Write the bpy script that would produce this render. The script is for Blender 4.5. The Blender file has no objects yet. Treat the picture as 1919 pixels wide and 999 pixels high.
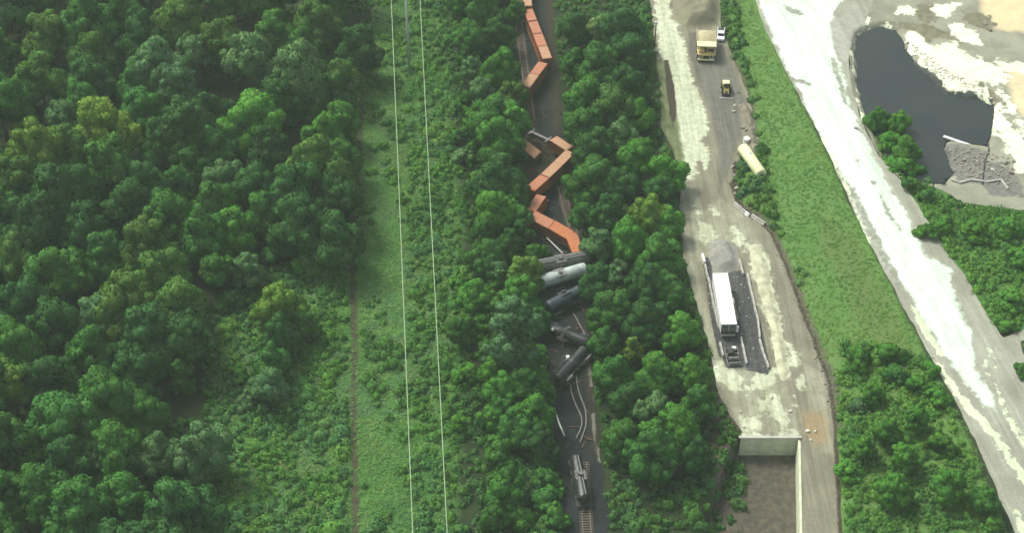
import bpy, math, random
import numpy as np
from math import radians, sin, cos, pi
from mathutils import Vector, Matrix

SC = bpy.context.scene
COL = SC.collection
random.seed(7)
RNG = np.random.default_rng(11)

# ------------------------------------------------------------------ camera, light, exposure
PITCH = radians(42.0)
FPX = 3067.0
CAMP = np.array([0.0, -271.0, 244.0])
cd = bpy.data.cameras.new("camera")
cam = bpy.data.objects.new("camera", cd)
COL.objects.link(cam)
cam.location = CAMP
cam.rotation_euler = (pi / 2 - PITCH, 0, 0)
cd.sensor_width = 36.0
cd.lens = 36.0 * FPX / 1919.0
cd.clip_start = 1.0
cd.clip_end = 9000.0
SC.camera = cam

SUN_EL, SUN_AZ = radians(52), radians(-48)      # azimuth measured from +Y towards +X: light comes from far left
w = bpy.data.worlds.new("World")
SC.world = w
w.use_nodes = True
nt = w.node_tree
bg = nt.nodes["Background"]
sky = nt.nodes.new("ShaderNodeTexSky")
sky.sky_type = 'NISHITA'
sky.sun_disc = False
sky.sun_elevation = SUN_EL
sky.sun_rotation = SUN_AZ
sky.air_density = 1.0
sky.dust_density = 4.0
bw = nt.nodes.new("ShaderNodeRGBToBW")          # thin bright overcast: the clear-sky colour mostly greyed out
nt.links.new(sky.outputs[0], bw.inputs[0])
gm = nt.nodes.new("ShaderNodeMix")
gm.data_type = 'RGBA'
gm.inputs[0].default_value = 0.7
nt.links.new(sky.outputs[0], gm.inputs[6])
nt.links.new(bw.outputs[0], gm.inputs[7])
nt.links.new(gm.outputs[2], bg.inputs[0])
bg.inputs[1].default_value = 0.15
sl = bpy.data.lights.new("sun", 'SUN')
sun = bpy.data.objects.new("sun", sl)
COL.objects.link(sun)
sl.energy = 1.5
sl.angle = radians(14.0)
sl.color = (1.0, 0.97, 0.86)
sd_ = Vector((sin(SUN_AZ) * cos(SUN_EL), cos(SUN_AZ) * cos(SUN_EL), sin(SUN_EL)))
sun.rotation_euler = sd_.to_track_quat('Z', 'Y').to_euler()
SC.view_settings.view_transform = 'Standard'
SC.view_settings.look = 'None'
SC.view_settings.exposure = 0.78
SC.view_settings.gamma = 1.0
SC.cycles.max_bounces = 5
SC.cycles.diffuse_bounces = 3
SC.cycles.transparent_max_bounces = 8

# ------------------------------------------------------------------ pixel <-> world
SP, CP = sin(PITCH), cos(PITCH)


def unproj(px, py, z=0.0):
    a = (np.asarray(px, float) - 959.5) / FPX
    b = -(np.asarray(py, float) - 499.5) / FPX
    dx, dy, dz = a, CP + b * SP, -SP + b * CP
    t = (z - CAMP[2]) / dz
    return CAMP[0] + dx * t, CAMP[1] + dy * t


def vnoise(x, y, s, seed=0):
    x = np.asarray(x, float) / s
    y = np.asarray(y, float) / s
    xi = np.floor(x).astype(np.int64)
    yi = np.floor(y).astype(np.int64)
    fx = x - xi
    fy = y - yi
    fx = fx * fx * (3 - 2 * fx)
    fy = fy * fy * (3 - 2 * fy)

    def h(a, b):
        n = (a * 374761393 + b * 668265263 + seed * 974634777) & 0xffffffff
        n = ((n ^ (n >> 13)) * 1274126177) & 0xffffffff
        return ((n ^ (n >> 16)) & 0xffff) / 65535.0
    return (h(xi, yi) * (1 - fx) + h(xi + 1, yi) * fx) * (1 - fy) + (h(xi, yi + 1) * (1 - fx) + h(xi + 1, yi + 1) * fx) * fy


def fbm(x, y, s, seed=0, o=3):
    v = 0
    a = 0.5
    t = 0
    for k in range(o):
        v = v + a * vnoise(x, y, s / 2 ** k, seed + k)
        t += a
        a *= 0.5
    return v / t - 0.5


def seg_dist(X, Y, P, closed=True):
    d = np.full(X.shape, 1e9)
    n = len(P)
    for i in range(n if closed else n - 1):
        ax, ay = P[i]
        bx, by = P[(i + 1) % n]
        vx, vy = bx - ax, by - ay
        L = vx * vx + vy * vy + 1e-12
        t = np.clip(((X - ax) * vx + (Y - ay) * vy) / L, 0, 1)
        d = np.minimum(d, (X - ax - t * vx) ** 2 + (Y - ay - t * vy) ** 2)
    return np.sqrt(d)


def sdf(X, Y, P):
    """positive inside"""
    d = seg_dist(X, Y, P)
    ins = np.zeros(X.shape, bool)
    n = len(P)
    for i in range(n):
        ax, ay = P[i]
        bx, by = P[(i + 1) % n]
        if ay == by:
            continue
        c = ((ay > Y) != (by > Y)) & (X < (bx - ax) * (Y - ay) / (by - ay) + ax)
        ins ^= c
    return np.where(ins, d, -d)


def sstep(a, b, x):
    t = np.clip((x - a) / (b - a), 0, 1)
    return t * t * (3 - 2 * t)


def world_poly(pts, z):
    return [tuple(float(v) for v in unproj(p[0], p[1], z)) for p in pts]


YZ = 2.2          # level of the work yard
# right edge of the yard, from far to near
EDGE_PX = [(1345, -260), (1350, -10), (1352, 50), (1372, 100), (1392, 150), (1410, 200), (1418, 250), (1412, 275), (1385, 300), (1374, 345), (1384, 375), (1422, 404),
           (1452, 442), (1477, 500), (1503, 570), (1532, 648), (1560, 720), (1569, 800), (1572, 862), (1580, 1010), (1592, 1200)]
EDGE_W = world_poly(EDGE_PX, YZ)
LEFT_PX = [(1205, -260), (1218, -10), (1224, 60), (1230, 110), (1238, 180), (1238, 240), (1262, 280), (1276, 340), (1273, 400), (1280, 480), (1302, 560), (1327, 640),
           (1338, 700), (1348, 740), (1372, 790), (1388, 824), (1392, 862), (1398, 1010), (1404, 1200)]
LEFT_W = world_poly(LEFT_PX, YZ)
BAY_PX = [(1389, 822), (1498, 822), (1500, 1010), (1502, 1200), (1404, 1200), (1392, 1010)]
BAY_W = world_poly(BAY_PX, YZ)
DROP_W = world_poly([(1389, 822), (1498, 822), (1502, 1200), (1300, 1200), (1340, 940), (1378, 850)], YZ)
POND_PX = [(1601, 95), (1606, 68), (1625, 55), (1655, 50), (1678, 58), (1690, 75), (1700, 100), (1715, 120), (1735, 140), (1752, 160), (1775, 175), (1812, 186), (1840, 188),
           (1862, 200), (1860, 225), (1853, 262), (1850, 275), (1775, 264), (1768, 280), (1782, 306), (1785, 325), (1768, 345), (1742, 345), (1700, 340), (1660, 300), (1625, 220), (1606, 160)]
PZ = 3.6


def xline(P, Y):
    ys = np.array([p[1] for p in P])[::-1]
    xs = np.array([p[0] for p in P])[::-1]
    o = np.argsort(ys)
    return np.interp(Y, ys[o], xs[o])


POND_W = world_poly(POND_PX, PZ)


def H(X, Y, with_bay=True):
    X = np.asarray(X, float)
    Y = np.asarray(Y, float)
    xl, xr = xline(LEFT_W, Y), xline(EDGE_W, Y)
    h = 0.5 * fbm(X, Y, 22, 3)
    # the bank up to the yard
    k = sstep(-7.0, 0.3, X - xl)
    h = h * (1 - k) + YZ * k
    d = X - xr
    e = 0.9 * sstep(0.0, 1.6, d) + 0.07 * np.clip(d - 1.5, 0, 30) + 0.5 * fbm(X, Y, 6, 9) * sstep(0.5, 4, d)
    h = h + np.where(d > 0, e, 0)
    # bay cut into the near end of the yard
    bay = sdf(X, Y, DROP_W)
    h = h - (5.0 * sstep(-1.5, -0.5, bay) if with_bay else 0)
    # pond basin
    pd = sdf(X, Y, POND_W)
    near = sstep(-9, 0.5, pd)
    h = h * (1 - near) + (PZ + 0.9) * near
    h = h - 2.2 * sstep(-1.4, 1.2, pd)
    return h


def on_ground(px, py, dz=0.0):
    z = 2.0 * np.ones_like(np.asarray(px, float))
    for _ in range(14):
        x, y = unproj(px, py, z + dz)
        z = 0.5 * z + 0.5 * H(x, y)
    x, y = unproj(px, py, z + dz)
    return x, y, z


def gpoly(pts):
    a = np.array(pts, float)
    x, y, z = on_ground(a[:, 0], a[:, 1])
    return list(zip(x.tolist(), y.tolist()))


# ------------------------------------------------------------------ materials
def new_mat(name):
    m = bpy.data.materials.new(name)
    m.use_nodes = True
    n = m.node_tree.nodes
    n.clear()
    out = n.new("ShaderNodeOutputMaterial")
    b = n.new("ShaderNodeBsdfPrincipled")
    m.node_tree.links.new(b.outputs[0], out.inputs[0])
    return m, m.node_tree, b


def mixc(nt, fac, a, b, mode='MIX'):
    n = nt.nodes.new("ShaderNodeMix")
    n.data_type = 'RGBA'
    n.blend_type = mode
    for s, v in ((0, fac), (6, a), (7, b)):
        if isinstance(v, (int, float)):
            n.inputs[s].default_value = v
        elif isinstance(v, tuple):
            n.inputs[s].default_value = (*v[:3], 1)
        else:
            nt.links.new(v, n.inputs[s])
    return n.outputs[2]


def noise(nt, scale, detail=4, rough=0.55, vec=None, seed=0.0):
    n = nt.nodes.new("ShaderNodeTexNoise")
    n.noise_dimensions = '4D'
    n.inputs["W"].default_value = seed
    n.inputs["Scale"].default_value = scale
    n.inputs["Detail"].default_value = detail
    n.inputs["Roughness"].default_value = rough
    if vec is None:
        g = nt.nodes.new("ShaderNodeNewGeometry")
        vec = g.outputs["Position"]
    nt.links.new(vec, n.inputs["Vector"])
    return n.outputs["Fac"]


def mrange(nt, v, a, b, c=0.0, d=1.0, smooth=True):
    n = nt.nodes.new("ShaderNodeMapRange")
    n.interpolation_type = 'SMOOTHSTEP' if smooth else 'LINEAR'
    nt.links.new(v, n.inputs[0])
    for i, q in enumerate((a, b, c, d)):
        n.inputs[1 + i].default_value = q
    return n.outputs[0]


def mth(nt, op, a, b):
    n = nt.nodes.new("ShaderNodeMath")
    n.operation = op
    for i, v in enumerate((a, b)):
        if isinstance(v, (int, float)):
            n.inputs[i].default_value = v
        else:
            nt.links.new(v, n.inputs[i])
    return n.outputs[0]


def attr(nt, name):
    n = nt.nodes.new("ShaderNodeAttribute")
    n.attribute_name = name
    return n.outputs["Fac"]


def bumped(nt, b, src, strength, dist=0.1):
    n = nt.nodes.new("ShaderNodeBump")
    n.inputs["Strength"].default_value = strength
    n.inputs["Distance"].default_value = dist
    nt.links.new(src, n.inputs["Height"])
    nt.links.new(n.outputs[0], b.inputs["Normal"])


def paint(name, col, rough=0.6, wear=None, wear_amt=0.35, scale=1.2, metallic=0.0, spec=0.4):
    """painted or bare surface with blotches of a second colour and fine grain, in object space"""
    m, nt, b = new_mat(name)
    tc = nt.nodes.new("ShaderNodeTexCoord").outputs["Object"]
    wear = wear or tuple(c * 0.6 for c in col)
    f = mrange(nt, noise(nt, scale, 6, 0.65, tc), 0.62 - wear_amt * 0.5, 0.75)
    c = mixc(nt, f, col, wear)
    g = mrange(nt, noise(nt, scale * 9, 3, 0.6, tc, 4), 0.25, 0.75, 0.82, 1.12)
    v = nt.nodes.new("ShaderNodeVectorMath")
    v.operation = 'SCALE'
    nt.links.new(c, v.inputs[0])
    nt.links.new(g, v.inputs["Scale"])
    nt.links.new(v.outputs[0], b.inputs["Base Color"])
    b.inputs["Roughness"].default_value = rough
    b.inputs["Metallic"].default_value = metallic
    b.inputs["Specular IOR Level"].default_value = spec
    return m


def layered(name, base, base2, bscale, layers, bump=0.3, rough=0.9, ruts=None):
    """ground: base colours plus layers (attribute, colour, second colour, ragged amplitude, soft width, noise scale)"""
    m, nt, b = new_mat(name)
    n1 = noise(nt, bscale, 7, 0.62)
    c = mixc(nt, mrange(nt, n1, 0.35, 0.65), base, base2)
    for i, (at, c1, c2, amp, wid, ns) in enumerate(layers):
        nz = noise(nt, ns, 6, 0.66, seed=3.1 * i + 1)
        s = mth(nt, 'ADD', attr(nt, at), mth(nt, 'MULTIPLY', mth(nt, 'SUBTRACT', nz, 0.5), amp * 2))
        f = mrange(nt, s, -wid, wid)
        n2 = noise(nt, ns * 1.7, 5, 0.6, seed=7.7 * i + 2)
        cc = mixc(nt, mrange(nt, n2, 0.35, 0.7), c1, c2)
        c = mixc(nt, f, c, cc)
    fine = noise(nt, 3.2, 5, 0.7, seed=9)
    c = mixc(nt, 1.0, c, mixc(nt, mrange(nt, fine, 0.25, 0.75), (0.78, 0.78, 0.78), (1.12, 1.12, 1.12)), 'MULTIPLY')
    if ruts:
        ang, lo_, hi_ = ruts                      # wheel tracks drawn out along the way the traffic goes
        g = nt.nodes.new("ShaderNodeNewGeometry")
        for sc_, seed_, amt in ((0.55, 2.0, 1.0), (1.6, 8.0, 0.7)):
            mp = nt.nodes.new("ShaderNodeMapping")
            mp.vector_type = 'TEXTURE'
            mp.inputs["Rotation"].default_value = (0, 0, ang)
            mp.inputs["Scale"].default_value = (18, 1, 18)
            nt.links.new(g.outputs["Position"], mp.inputs[0])
            nz = noise(nt, sc_, 4, 0.6, mp.outputs[0], seed_)
            c = mixc(nt, amt, c, mixc(nt, mrange(nt, nz, 0.36, 0.62), lo_, hi_), 'MULTIPLY')
    nt.links.new(c, b.inputs["Base Color"])
    b.inputs["Roughness"].default_value = rough
    b.inputs["Specular IOR Level"].default_value = 0.15
    bumped(nt, b, mth(nt, 'ADD', fine, n1), bump, 0.25)
    return m


def leaf_mat(name, use_attr=False):
    m, nt, b = new_mat(name)
    if use_attr:
        a = nt.nodes.new("ShaderNodeAttribute")
        a.attribute_name = "tint"
        col = a.outputs["Color"]
    else:
        oi = nt.nodes.new("ShaderNodeObjectInfo")
        col = oi.outputs["Color"]
    n1 = noise(nt, 0.45, 4, 0.6)
    n2 = noise(nt, 2.4, 3, 0.6, seed=5)
    c = mixc(nt, mrange(nt, n1, 0.3, 0.7), mixc(nt, 1.0, col, (0.82, 0.90, 0.80), 'MULTIPLY'), mixc(nt, 1.0, col, (1.35, 1.12, 0.95), 'MULTIPLY'))
    c = mixc(nt, 1.0, c, mixc(nt, mrange(nt, n2, 0.3, 0.7), (0.7, 0.74, 0.72), (1.3, 1.25, 1.2)), 'MULTIPLY')
    nt.links.new(c, b.inputs["Base Color"])
    b.inputs["Roughness"].default_value = 0.75
    b.inputs["Specular IOR Level"].default_value = 0.18
    tr = nt.nodes.new("ShaderNodeBsdfTranslucent")
    nt.links.new(mixc(nt, 1.0, c, (1.1, 1.25, 0.6), 'MULTIPLY'), tr.inputs[0])
    mx = nt.nodes.new("ShaderNodeMixShader")
    mx.inputs[0].default_value = 0.22
    nt.links.new(b.outputs[0], mx.inputs[1])
    nt.links.new(tr.outputs[0], mx.inputs[2])
    out = [n for n in nt.nodes if n.type == 'OUTPUT_MATERIAL'][0]
    nt.links.new(mx.outputs[0], out.inputs[0])
    return m


M = {}
M['leaf'] = leaf_mat('leaves')
M['leaf_attr'] = leaf_mat('undergrowth_leaves', True)
M['bark'] = paint('bark', (0.11, 0.085, 0.06), 0.9, (0.05, 0.04, 0.03))
M['orange'] = paint('orange_paint', (0.44, 0.135, 0.05), 0.65, (0.26, 0.10, 0.045), 0.3, 0.8)
M['brown_orange'] = paint('weathered_orange_paint', (0.27, 0.105, 0.05), 0.7, (0.15, 0.07, 0.038), 0.35, 0.8)
M['lid_pink'] = paint('faded_pink_lid', (0.44, 0.19, 0.11), 0.8, (0.36, 0.145, 0.08), 0.3, 0.7)
M['lid_tan'] = paint('dusty_tan_lid', (0.46, 0.27, 0.16), 0.8, (0.37, 0.18, 0.10), 0.25, 0.7)
M['lid_orange'] = paint('faded_orange_lid', (0.46, 0.165, 0.065), 0.8, (0.36, 0.12, 0.05), 0.3, 0.7)
M['rust'] = paint('rusty_steel', (0.10, 0.055, 0.035), 0.8, (0.04, 0.03, 0.025))
M['steel'] = paint('worn_steel', (0.22, 0.21, 0.20), 0.45, (0.10, 0.075, 0.06), 0.3, 2, 0.6)
M['dark_steel'] = paint('dark_steel', (0.035, 0.037, 0.04), 0.5, (0.07, 0.06, 0.05))
M['tank_white'] = paint('white_tank_paint', (0.46, 0.52, 0.48), 0.6, (0.22, 0.25, 0.23), 0.45, 0.6)
M['tank_olive'] = paint('dark_grey_tank_paint', (0.085, 0.10, 0.09), 0.5, (0.17, 0.17, 0.15), 0.4, 0.7)
M['tank_blue'] = paint('blue_black_tank_paint', (0.035, 0.05, 0.065), 0.38, (0.13, 0.15, 0.16), 0.25, 0.6)
M['tank_black'] = paint('black_tank_paint', (0.022, 0.025, 0.026), 0.36, (0.06, 0.06, 0.058), 0.3, 0.6)
M['white'] = paint('white_paint', (0.80, 0.80, 0.78), 0.45, (0.62, 0.62, 0.58), 0.1, 1.0)
M['offwhite'] = paint('grimy_white_paint', (0.62, 0.63, 0.58), 0.6, (0.35, 0.34, 0.30), 0.3, 1.2)
M['cream'] = paint('pale_yellow_paint', (0.74, 0.74, 0.42), 0.6, (0.62, 0.60, 0.36), 0.25, 0.8)
M['yellow'] = paint('dusty_yellow_paint', (0.56, 0.44, 0.16), 0.6, (0.40, 0.35, 0.22), 0.4, 0.8)
M['dusty'] = paint('dust_covered_steel', (0.38, 0.34, 0.22), 0.85, (0.50, 0.46, 0.33), 0.5, 0.5)
M['glass'] = paint('dark_glass', (0.015, 0.02, 0.022), 0.12, (0.03, 0.03, 0.03), 0.1, 1, 0.0, 0.6)
M['rubber'] = paint('tyre_rubber', (0.025, 0.025, 0.025), 0.85, (0.08, 0.075, 0.06), 0.4, 1.5)
M['concrete'] = paint('pale_concrete', (0.46, 0.46, 0.40), 0.9, (0.30, 0.29, 0.25), 0.35, 0.6)
M['wall_concrete'] = paint('stained_concrete', (0.62, 0.66, 0.46), 0.9, (0.42, 0.48, 0.32), 0.5, 0.35)
M['grey_machine'] = paint('grey_machine_paint', (0.20, 0.20, 0.19), 0.6, (0.09, 0.085, 0.08), 0.4, 1.5)
M['wire'] = paint('bright_aluminium_wire', (0.30, 0.42, 0.24), 0.7, (0.26, 0.34, 0.22), 0.1, 0.2)
M['pole'] = paint('galvanised_pole', (0.50, 0.54, 0.49), 0.6, (0.35, 0.36, 0.33), 0.3, 1)
M['wood'] = paint('weathered_wood', (0.16, 0.12, 0.085), 0.9, (0.08, 0.06, 0.045), 0.4, 1.5)
M['rock'] = paint('grey_rock', (0.30, 0.28, 0.23), 0.95, (0.18, 0.15, 0.12), 0.4, 1.5)
M['pale_rock'] = paint('pale_rock', (0.62, 0.60, 0.50), 0.95, (0.42, 0.38, 0.30), 0.4, 1.5)
M['red'] = paint('dark_red_paint', (0.30, 0.04, 0.02), 0.6, (0.15, 0.03, 0.02))


# ------------------------------------------------------------------ objects
def tag(o, label=None, cat=None, group=None, kind=None):
    if label:
        o['label'] = label
    if cat:
        o['category'] = cat
    if group:
        o['group'] = group
    if kind:
        o['kind'] = kind
    return o


def empty(name, loc, rot=(0, 0, 0)):
    o = bpy.data.objects.new(name, None)
    COL.objects.link(o)
    o.location = loc
    o.rotation_euler = rot
    o.empty_display_size = 0.5
    return o


class MB:
    def __init__(s):
        s.v, s.f = [], []

    def add(s, v, f):
        n = len(s.v)
        s.v += [tuple(p) for p in v]
        s.f += [tuple(i + n for i in q) for q in f]
        return s

    def box(s, c, d, bev=0.0, rz=0.0, ry=0.0):
        x, y, z = d[0] / 2, d[1] / 2, d[2] / 2
        R = Matrix.Rotation(rz, 3, 'Z') @ Matrix.Rotation(ry, 3, 'Y')
        b = min(bev, x * .9, y * .9, z * .9)
        if b > 0:
            v = []
            for k, (zz, q) in enumerate(((-z, b), (-z + b, 0), (z - b, 0), (z, b))):
                for px, py in ((-1, -1), (1, -1), (1, 1), (-1, 1)):
                    for t in (0, 1):
                        # chamfered corner: two points per corner
                        fx, fy = (x - q), (y - q)
                        if (px * py > 0) == (t == 0):
                            v.append((px * fx, py * (fy - b), zz))
                        else:
                            v.append((px * (fx - b), py * fy, zz))
            f = []
            for k in range(3):
                for i in range(8):
                    a, c2 = k * 8 + i, k * 8 + (i + 1) % 8
                    f.append((a, c2, c2 + 8, a + 8))
            f.append(tuple(range(7, -1, -1)))
            f.append(tuple(range(24, 32)))
        else:
            v = [(-x, -y, -z), (x, -y, -z), (x, y, -z), (-x, y, -z), (-x, -y, z), (x, -y, z), (x, y, z), (-x, y, z)]
            f = [(3, 2, 1, 0), (4, 5, 6, 7), (0, 1, 5, 4), (1, 2, 6, 5), (2, 3, 7, 6), (3, 0, 4, 7)]
        c = Vector(c)
        return s.add([tuple(R @ Vector(p) + c) for p in v], f)

    def tube(s, pts, rads, n=8, cap=True):
        v, f = [], []
        P = [Vector(p) for p in pts]
        if isinstance(rads, (int, float)):
            rads = [rads] * len(P)
        for i, p in enumerate(P):
            d = (P[min(i + 1, len(P) - 1)] - P[max(i - 1, 0)]).normalized()
            a = d.cross(Vector((0, 0, 1)))
            if a.length < 1e-3:
                a = Vector((1, 0, 0))
            a.normalize()
            b = d.cross(a)
            for k in range(n):
                t = 2 * pi * k / n
                v.append(tuple(p + rads[i] * (cos(t) * a + sin(t) * b)))
        for i in range(len(P) - 1):
            for k in range(n):
                q = (k + 1) % n
                f.append((i * n + k, i * n + q, (i + 1) * n + q, (i + 1) * n + k))
        if cap:
            f.append(tuple(range(n - 1, -1, -1)))
            f.append(tuple(range((len(P) - 1) * n, len(P) * n)))
        return s.add(v, f)

    def prism(s, pts, a, b, axis='y'):
        """profile pts in the plane normal to axis, from a to b"""
        n = len(pts)
        mk = {'y': lambda p, t: (p[0], t, p[1]), 'x': lambda p, t: (t, p[0], p[1]), 'z': lambda p, t: (p[0], p[1], t)}[axis]
        v = [mk(p, a) for p in pts] + [mk(p, b) for p in pts]
        f = [tuple(range(n - 1, -1, -1)), tuple(range(n, 2 * n))]
        for i in range(n):
            j = (i + 1) % n
            f.append((i, j, n + j, n + i))
        return s.add(v, f)

    def build(s, name, mat, parent=None, smooth=False):
        me = bpy.data.meshes.new(name)
        me.from_pydata(s.v, [], s.f)
        me.materials.append(mat)
        if smooth:
            me.shade_smooth()
        import bmesh
        bm = bmesh.new()
        bm.from_mesh(me)
        bmesh.ops.recalc_face_normals(bm, faces=bm.faces)
        bm.to_mesh(me)
        bm.free()
        o = bpy.data.objects.new(name, me)
        COL.objects.link(o)
        if parent is not None:
            o.parent = parent
        return o


CH = {}


def clone(o, parent=None):
    c = o.copy()
    COL.objects.link(c)
    c.parent = parent
    for ch in [q for q in bpy.data.objects if q.parent == o]:
        clone(ch, c)
    return c


def fast_mesh(name, verts, quads, mat, parent=None, attrs=None, tint=None, normals=None, smooth=False):
    me = bpy.data.meshes.new(name)
    nv, nf = len(verts), len(quads)
    k = quads.shape[1]
    me.vertices.add(nv)
    me.vertices.foreach_set("co", np.ascontiguousarray(verts, np.float32).ravel())
    me.loops.add(nf * k)
    me.loops.foreach_set("vertex_index", np.ascontiguousarray(quads, np.int32).ravel())
    me.polygons.add(nf)
    me.polygons.foreach_set("loop_start", np.arange(0, nf * k, k, dtype=np.int32))
    me.polygons.foreach_set("loop_total", np.full(nf, k, np.int32))
    if smooth or normals is not None:
        me.polygons.foreach_set("use_smooth", np.ones(nf, bool))
    me.update(calc_edges=True)
    for n_, a in (attrs or {}).items():
        at = me.attributes.new(n_, 'FLOAT', 'POINT')
        at.data.foreach_set("value", np.ascontiguousarray(a, np.float32))
    if tint is not None:
        at = me.attributes.new("tint", 'FLOAT_COLOR', 'POINT')
        at.data.foreach_set("color", np.ascontiguousarray(np.c_[tint, np.ones(nv)], np.float32).ravel())
    if normals is not None:
        me.normals_split_custom_set_from_vertices(normals.tolist())
    me.materials.append(mat)
    o = bpy.data.objects.new(name, me)
    COL.objects.link(o)
    if parent is not None:
        o.parent = parent
    return o


# ------------------------------------------------------------------ the ground and the surfaces laid on it
def clip3(a):
    return np.clip(a, -6, 6)


def union_sdf(X, Y, polys):
    d = np.full(X.shape, -50.0)
    for p in polys:
        d = np.maximum(d, sdf(X, Y, gpoly(p)))
    return clip3(d)


CLEARING = [(672, 170), (700, 60), (730, -60), (835, -60), (840, 200), (860, 400), (870, 600), (860, 860), (850, 1010), (420, 1010), (400, 860), (395, 700), (410, 600), (470, 540),
            (560, 490), (640, 450), (680, 400), (668, 300)]
TRACK_PX = [[(676, 170), (684, 170), (680, 300), (668, 400), (664, 470), (670, 560), (672, 640), (669, 740), (672, 860), (676, 1060), (658, 1060), (658, 860), (656, 740), (658, 640), (655, 560), (652, 470), (656, 400), (668, 300)]]
BANKSIDE = [[(1350, -60), (1415, -60), (1440, 60), (1480, 150), (1530, 250), (1590, 380), (1640, 480), (1700, 600), (1765, 720), (1830, 860), (1880, 1010), (1570, 1010), (1565, 800), (1545, 690), (1480, 500), (1385, 372), (1400, 250)]]


def grid_sheet(name, x0, x1, y0, y1, res, mat, attrf, dz=0.0, poly=None, warp=0.5, wscale=3.0, zf=None, hole=None):
    nx, ny = int((x1 - x0) / res) + 1, int((y1 - y0) / res) + 1
    xs, ys = x0 + np.arange(nx) * res, y0 + np.arange(ny) * res
    X, Y = np.meshgrid(xs, ys)
    X, Y = X.ravel(), Y.ravel()
    idx = np.arange(nx * ny).reshape(ny, nx)
    Q = np.stack([idx[:-1, :-1], idx[:-1, 1:], idx[1:, 1:], idx[1:, :-1]], -1).reshape(-1, 4)
    if poly is not None:
        f = lambda a, b: sdf(a, b, poly) + warp * 2 * fbm(a, b, wscale, 21) if hole is None else np.minimum(sdf(a, b, poly) + warp * 2 * fbm(a, b, wscale, 21), -sdf(a, b, hole))
        s = f(X, Y)
        e = 0.05
        near = np.abs(s) < res * 0.75
        xn, yn = X[near], Y[near]
        for _ in range(2):
            sn = f(xn, yn)
            gx = (f(xn + e, yn) - sn) / e
            gy = (f(xn, yn + e) - sn) / e
            g2 = np.maximum(gx * gx + gy * gy, 0.3)
            st = np.clip(sn, -res * .7, res * .7) * 0.8
            xn, yn = xn - st * gx / g2, yn - st * gy / g2
        X[near], Y[near] = xn, yn
        s[near] = 0.0
        keep = (s[Q] >= -1e-6).all(1)
        Q = Q[keep]
        used = np.unique(Q)
        mp = -np.ones(nx * ny, np.int64)
        mp[used] = np.arange(len(used))
        Q = mp[Q]
        X, Y = X[used], Y[used]
    Z = (H(X, Y) if zf is None else zf(X, Y)) + dz
    at = attrf(X, Y) if attrf else None
    o = fast_mesh(name, np.c_[X, Y, Z], Q, mat, attrs=at, smooth=True)
    return o


M['ground'] = layered('woodland_floor', (0.020, 0.034, 0.014), (0.035, 0.055, 0.020), 0.12, [
    ('clearing', (0.055, 0.15, 0.034), (0.080, 0.19, 0.040), 2.5, 1.6, 0.22),
    ('bankside', (0.085, 0.19, 0.042), (0.12, 0.215, 0.058), 1.2, 0.6, 0.25),
    ('track', (0.050, 0.046, 0.026), (0.075, 0.085, 0.038), 0.6, 0.4, 0.5),
    ('earth', (0.075, 0.07, 0.055), (0.13, 0.115, 0.08), 1.0, 0.6, 0.4),
    ('olive', (0.11, 0.175, 0.05), (0.10, 0.165, 0.045), 1.5, 1.5, 0.2)], bump=0.5)
EARTH = [[(1389, 815), (1500, 815), (1504, 1200), (1400, 1200), (1392, 1010)],
         [(1330, 735), (1350, 735), (1375, 790), (1392, 830), (1392, 1010), (1330, 1010), (1335, 800)],
         [(1378, 366), (1390, 372), (1428, 402), (1460, 440), (1484, 500), (1512, 568), (1540, 644), (1572, 718), (1580, 800), (1570, 810), (1556, 720), (1530, 655), (1500, 580), (1474, 510), (1448, 448), (1420, 410)],
         [(1372, 95), (1392, 130), (1412, 190), (1420, 250), (1424, 300), (1400, 300), (1378, 290), (1385, 200)],
         [(1228, 110), (1245, 105), (1262, 180), (1276, 280), (1262, 285), (1240, 240), (1234, 170)],
         [(1780, 370), (1820, 372), (1815, 400), (1790, 410)]]
OLIVE = [[(1590, 520), (1640, 520), (1690, 610), (1720, 680), (1640, 640), (1600, 600)], [(1540, 400), (1600, 440), (1640, 520), (1590, 540), (1540, 470)]]


def ground_attr(X, Y):
    return {'clearing': union_sdf(X, Y, [CLEARING, [(1680, 350), (1919, 330), (2050, 340), (2050, 700), (1850, 600), (1760, 480)]]), 'bankside': union_sdf(X, Y, BANKSIDE),
            'track': union_sdf(X, Y, TRACK_PX), 'earth': union_sdf(X, Y, EARTH), 'olive': union_sdf(X, Y, OLIVE)}


GX0, GX1, GY0, GY1 = -160.0, 172.0, -140.0, 190.0
gr = grid_sheet('ground', GX0, GX1, GY0, GY1, 1.0, M['ground'], ground_attr)
tag(gr, kind='structure')
# the land beyond the modelled patch: rings of quads out to the horizon
ring = []
bx = [(GX0, GY0), (GX1, GY0), (GX1, GY1), (GX0, GY1)]
rv, rf = [], []


def ring_pts(k, n=40):
    e = {0: 0, 1: 60, 2: 400, 3: 1500}[k]
    o = []
    for i in range(4):
        ax, ay = bx[i]
        cx, cy = bx[(i + 1) % 4]
        for j in range(n):
            t = j / n
            x, y = ax + (cx - ax) * t, ay + (cy - ay) * t
            sx, sy = (x - 6) / 166.0, (y - 25) / 165.0
            o.append((x + e * sx, y + e * sy))
    return o


for k in range(4):
    P = np.array(ring_pts(k))
    z = H(P[:, 0], P[:, 1]) if k == 0 else np.full(len(P), 2.0 if k < 3 else 0.0)
    rv.append(np.c_[P, z])
n4 = 160
for k in range(3):
    for i in range(n4):
        rf.append((k * n4 + i, (k + 1) * n4 + i, (k + 1) * n4 + (i + 1) % n4, k * n4 + (i + 1) % n4))
o = fast_mesh('outer_ground', np.concatenate(rv), np.array(rf), M['ground'], attrs={a: np.full(4 * n4, -6.0) for a in ('clearing', 'bankside', 'track', 'earth', 'olive')})
tag(o, kind='structure')

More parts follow.
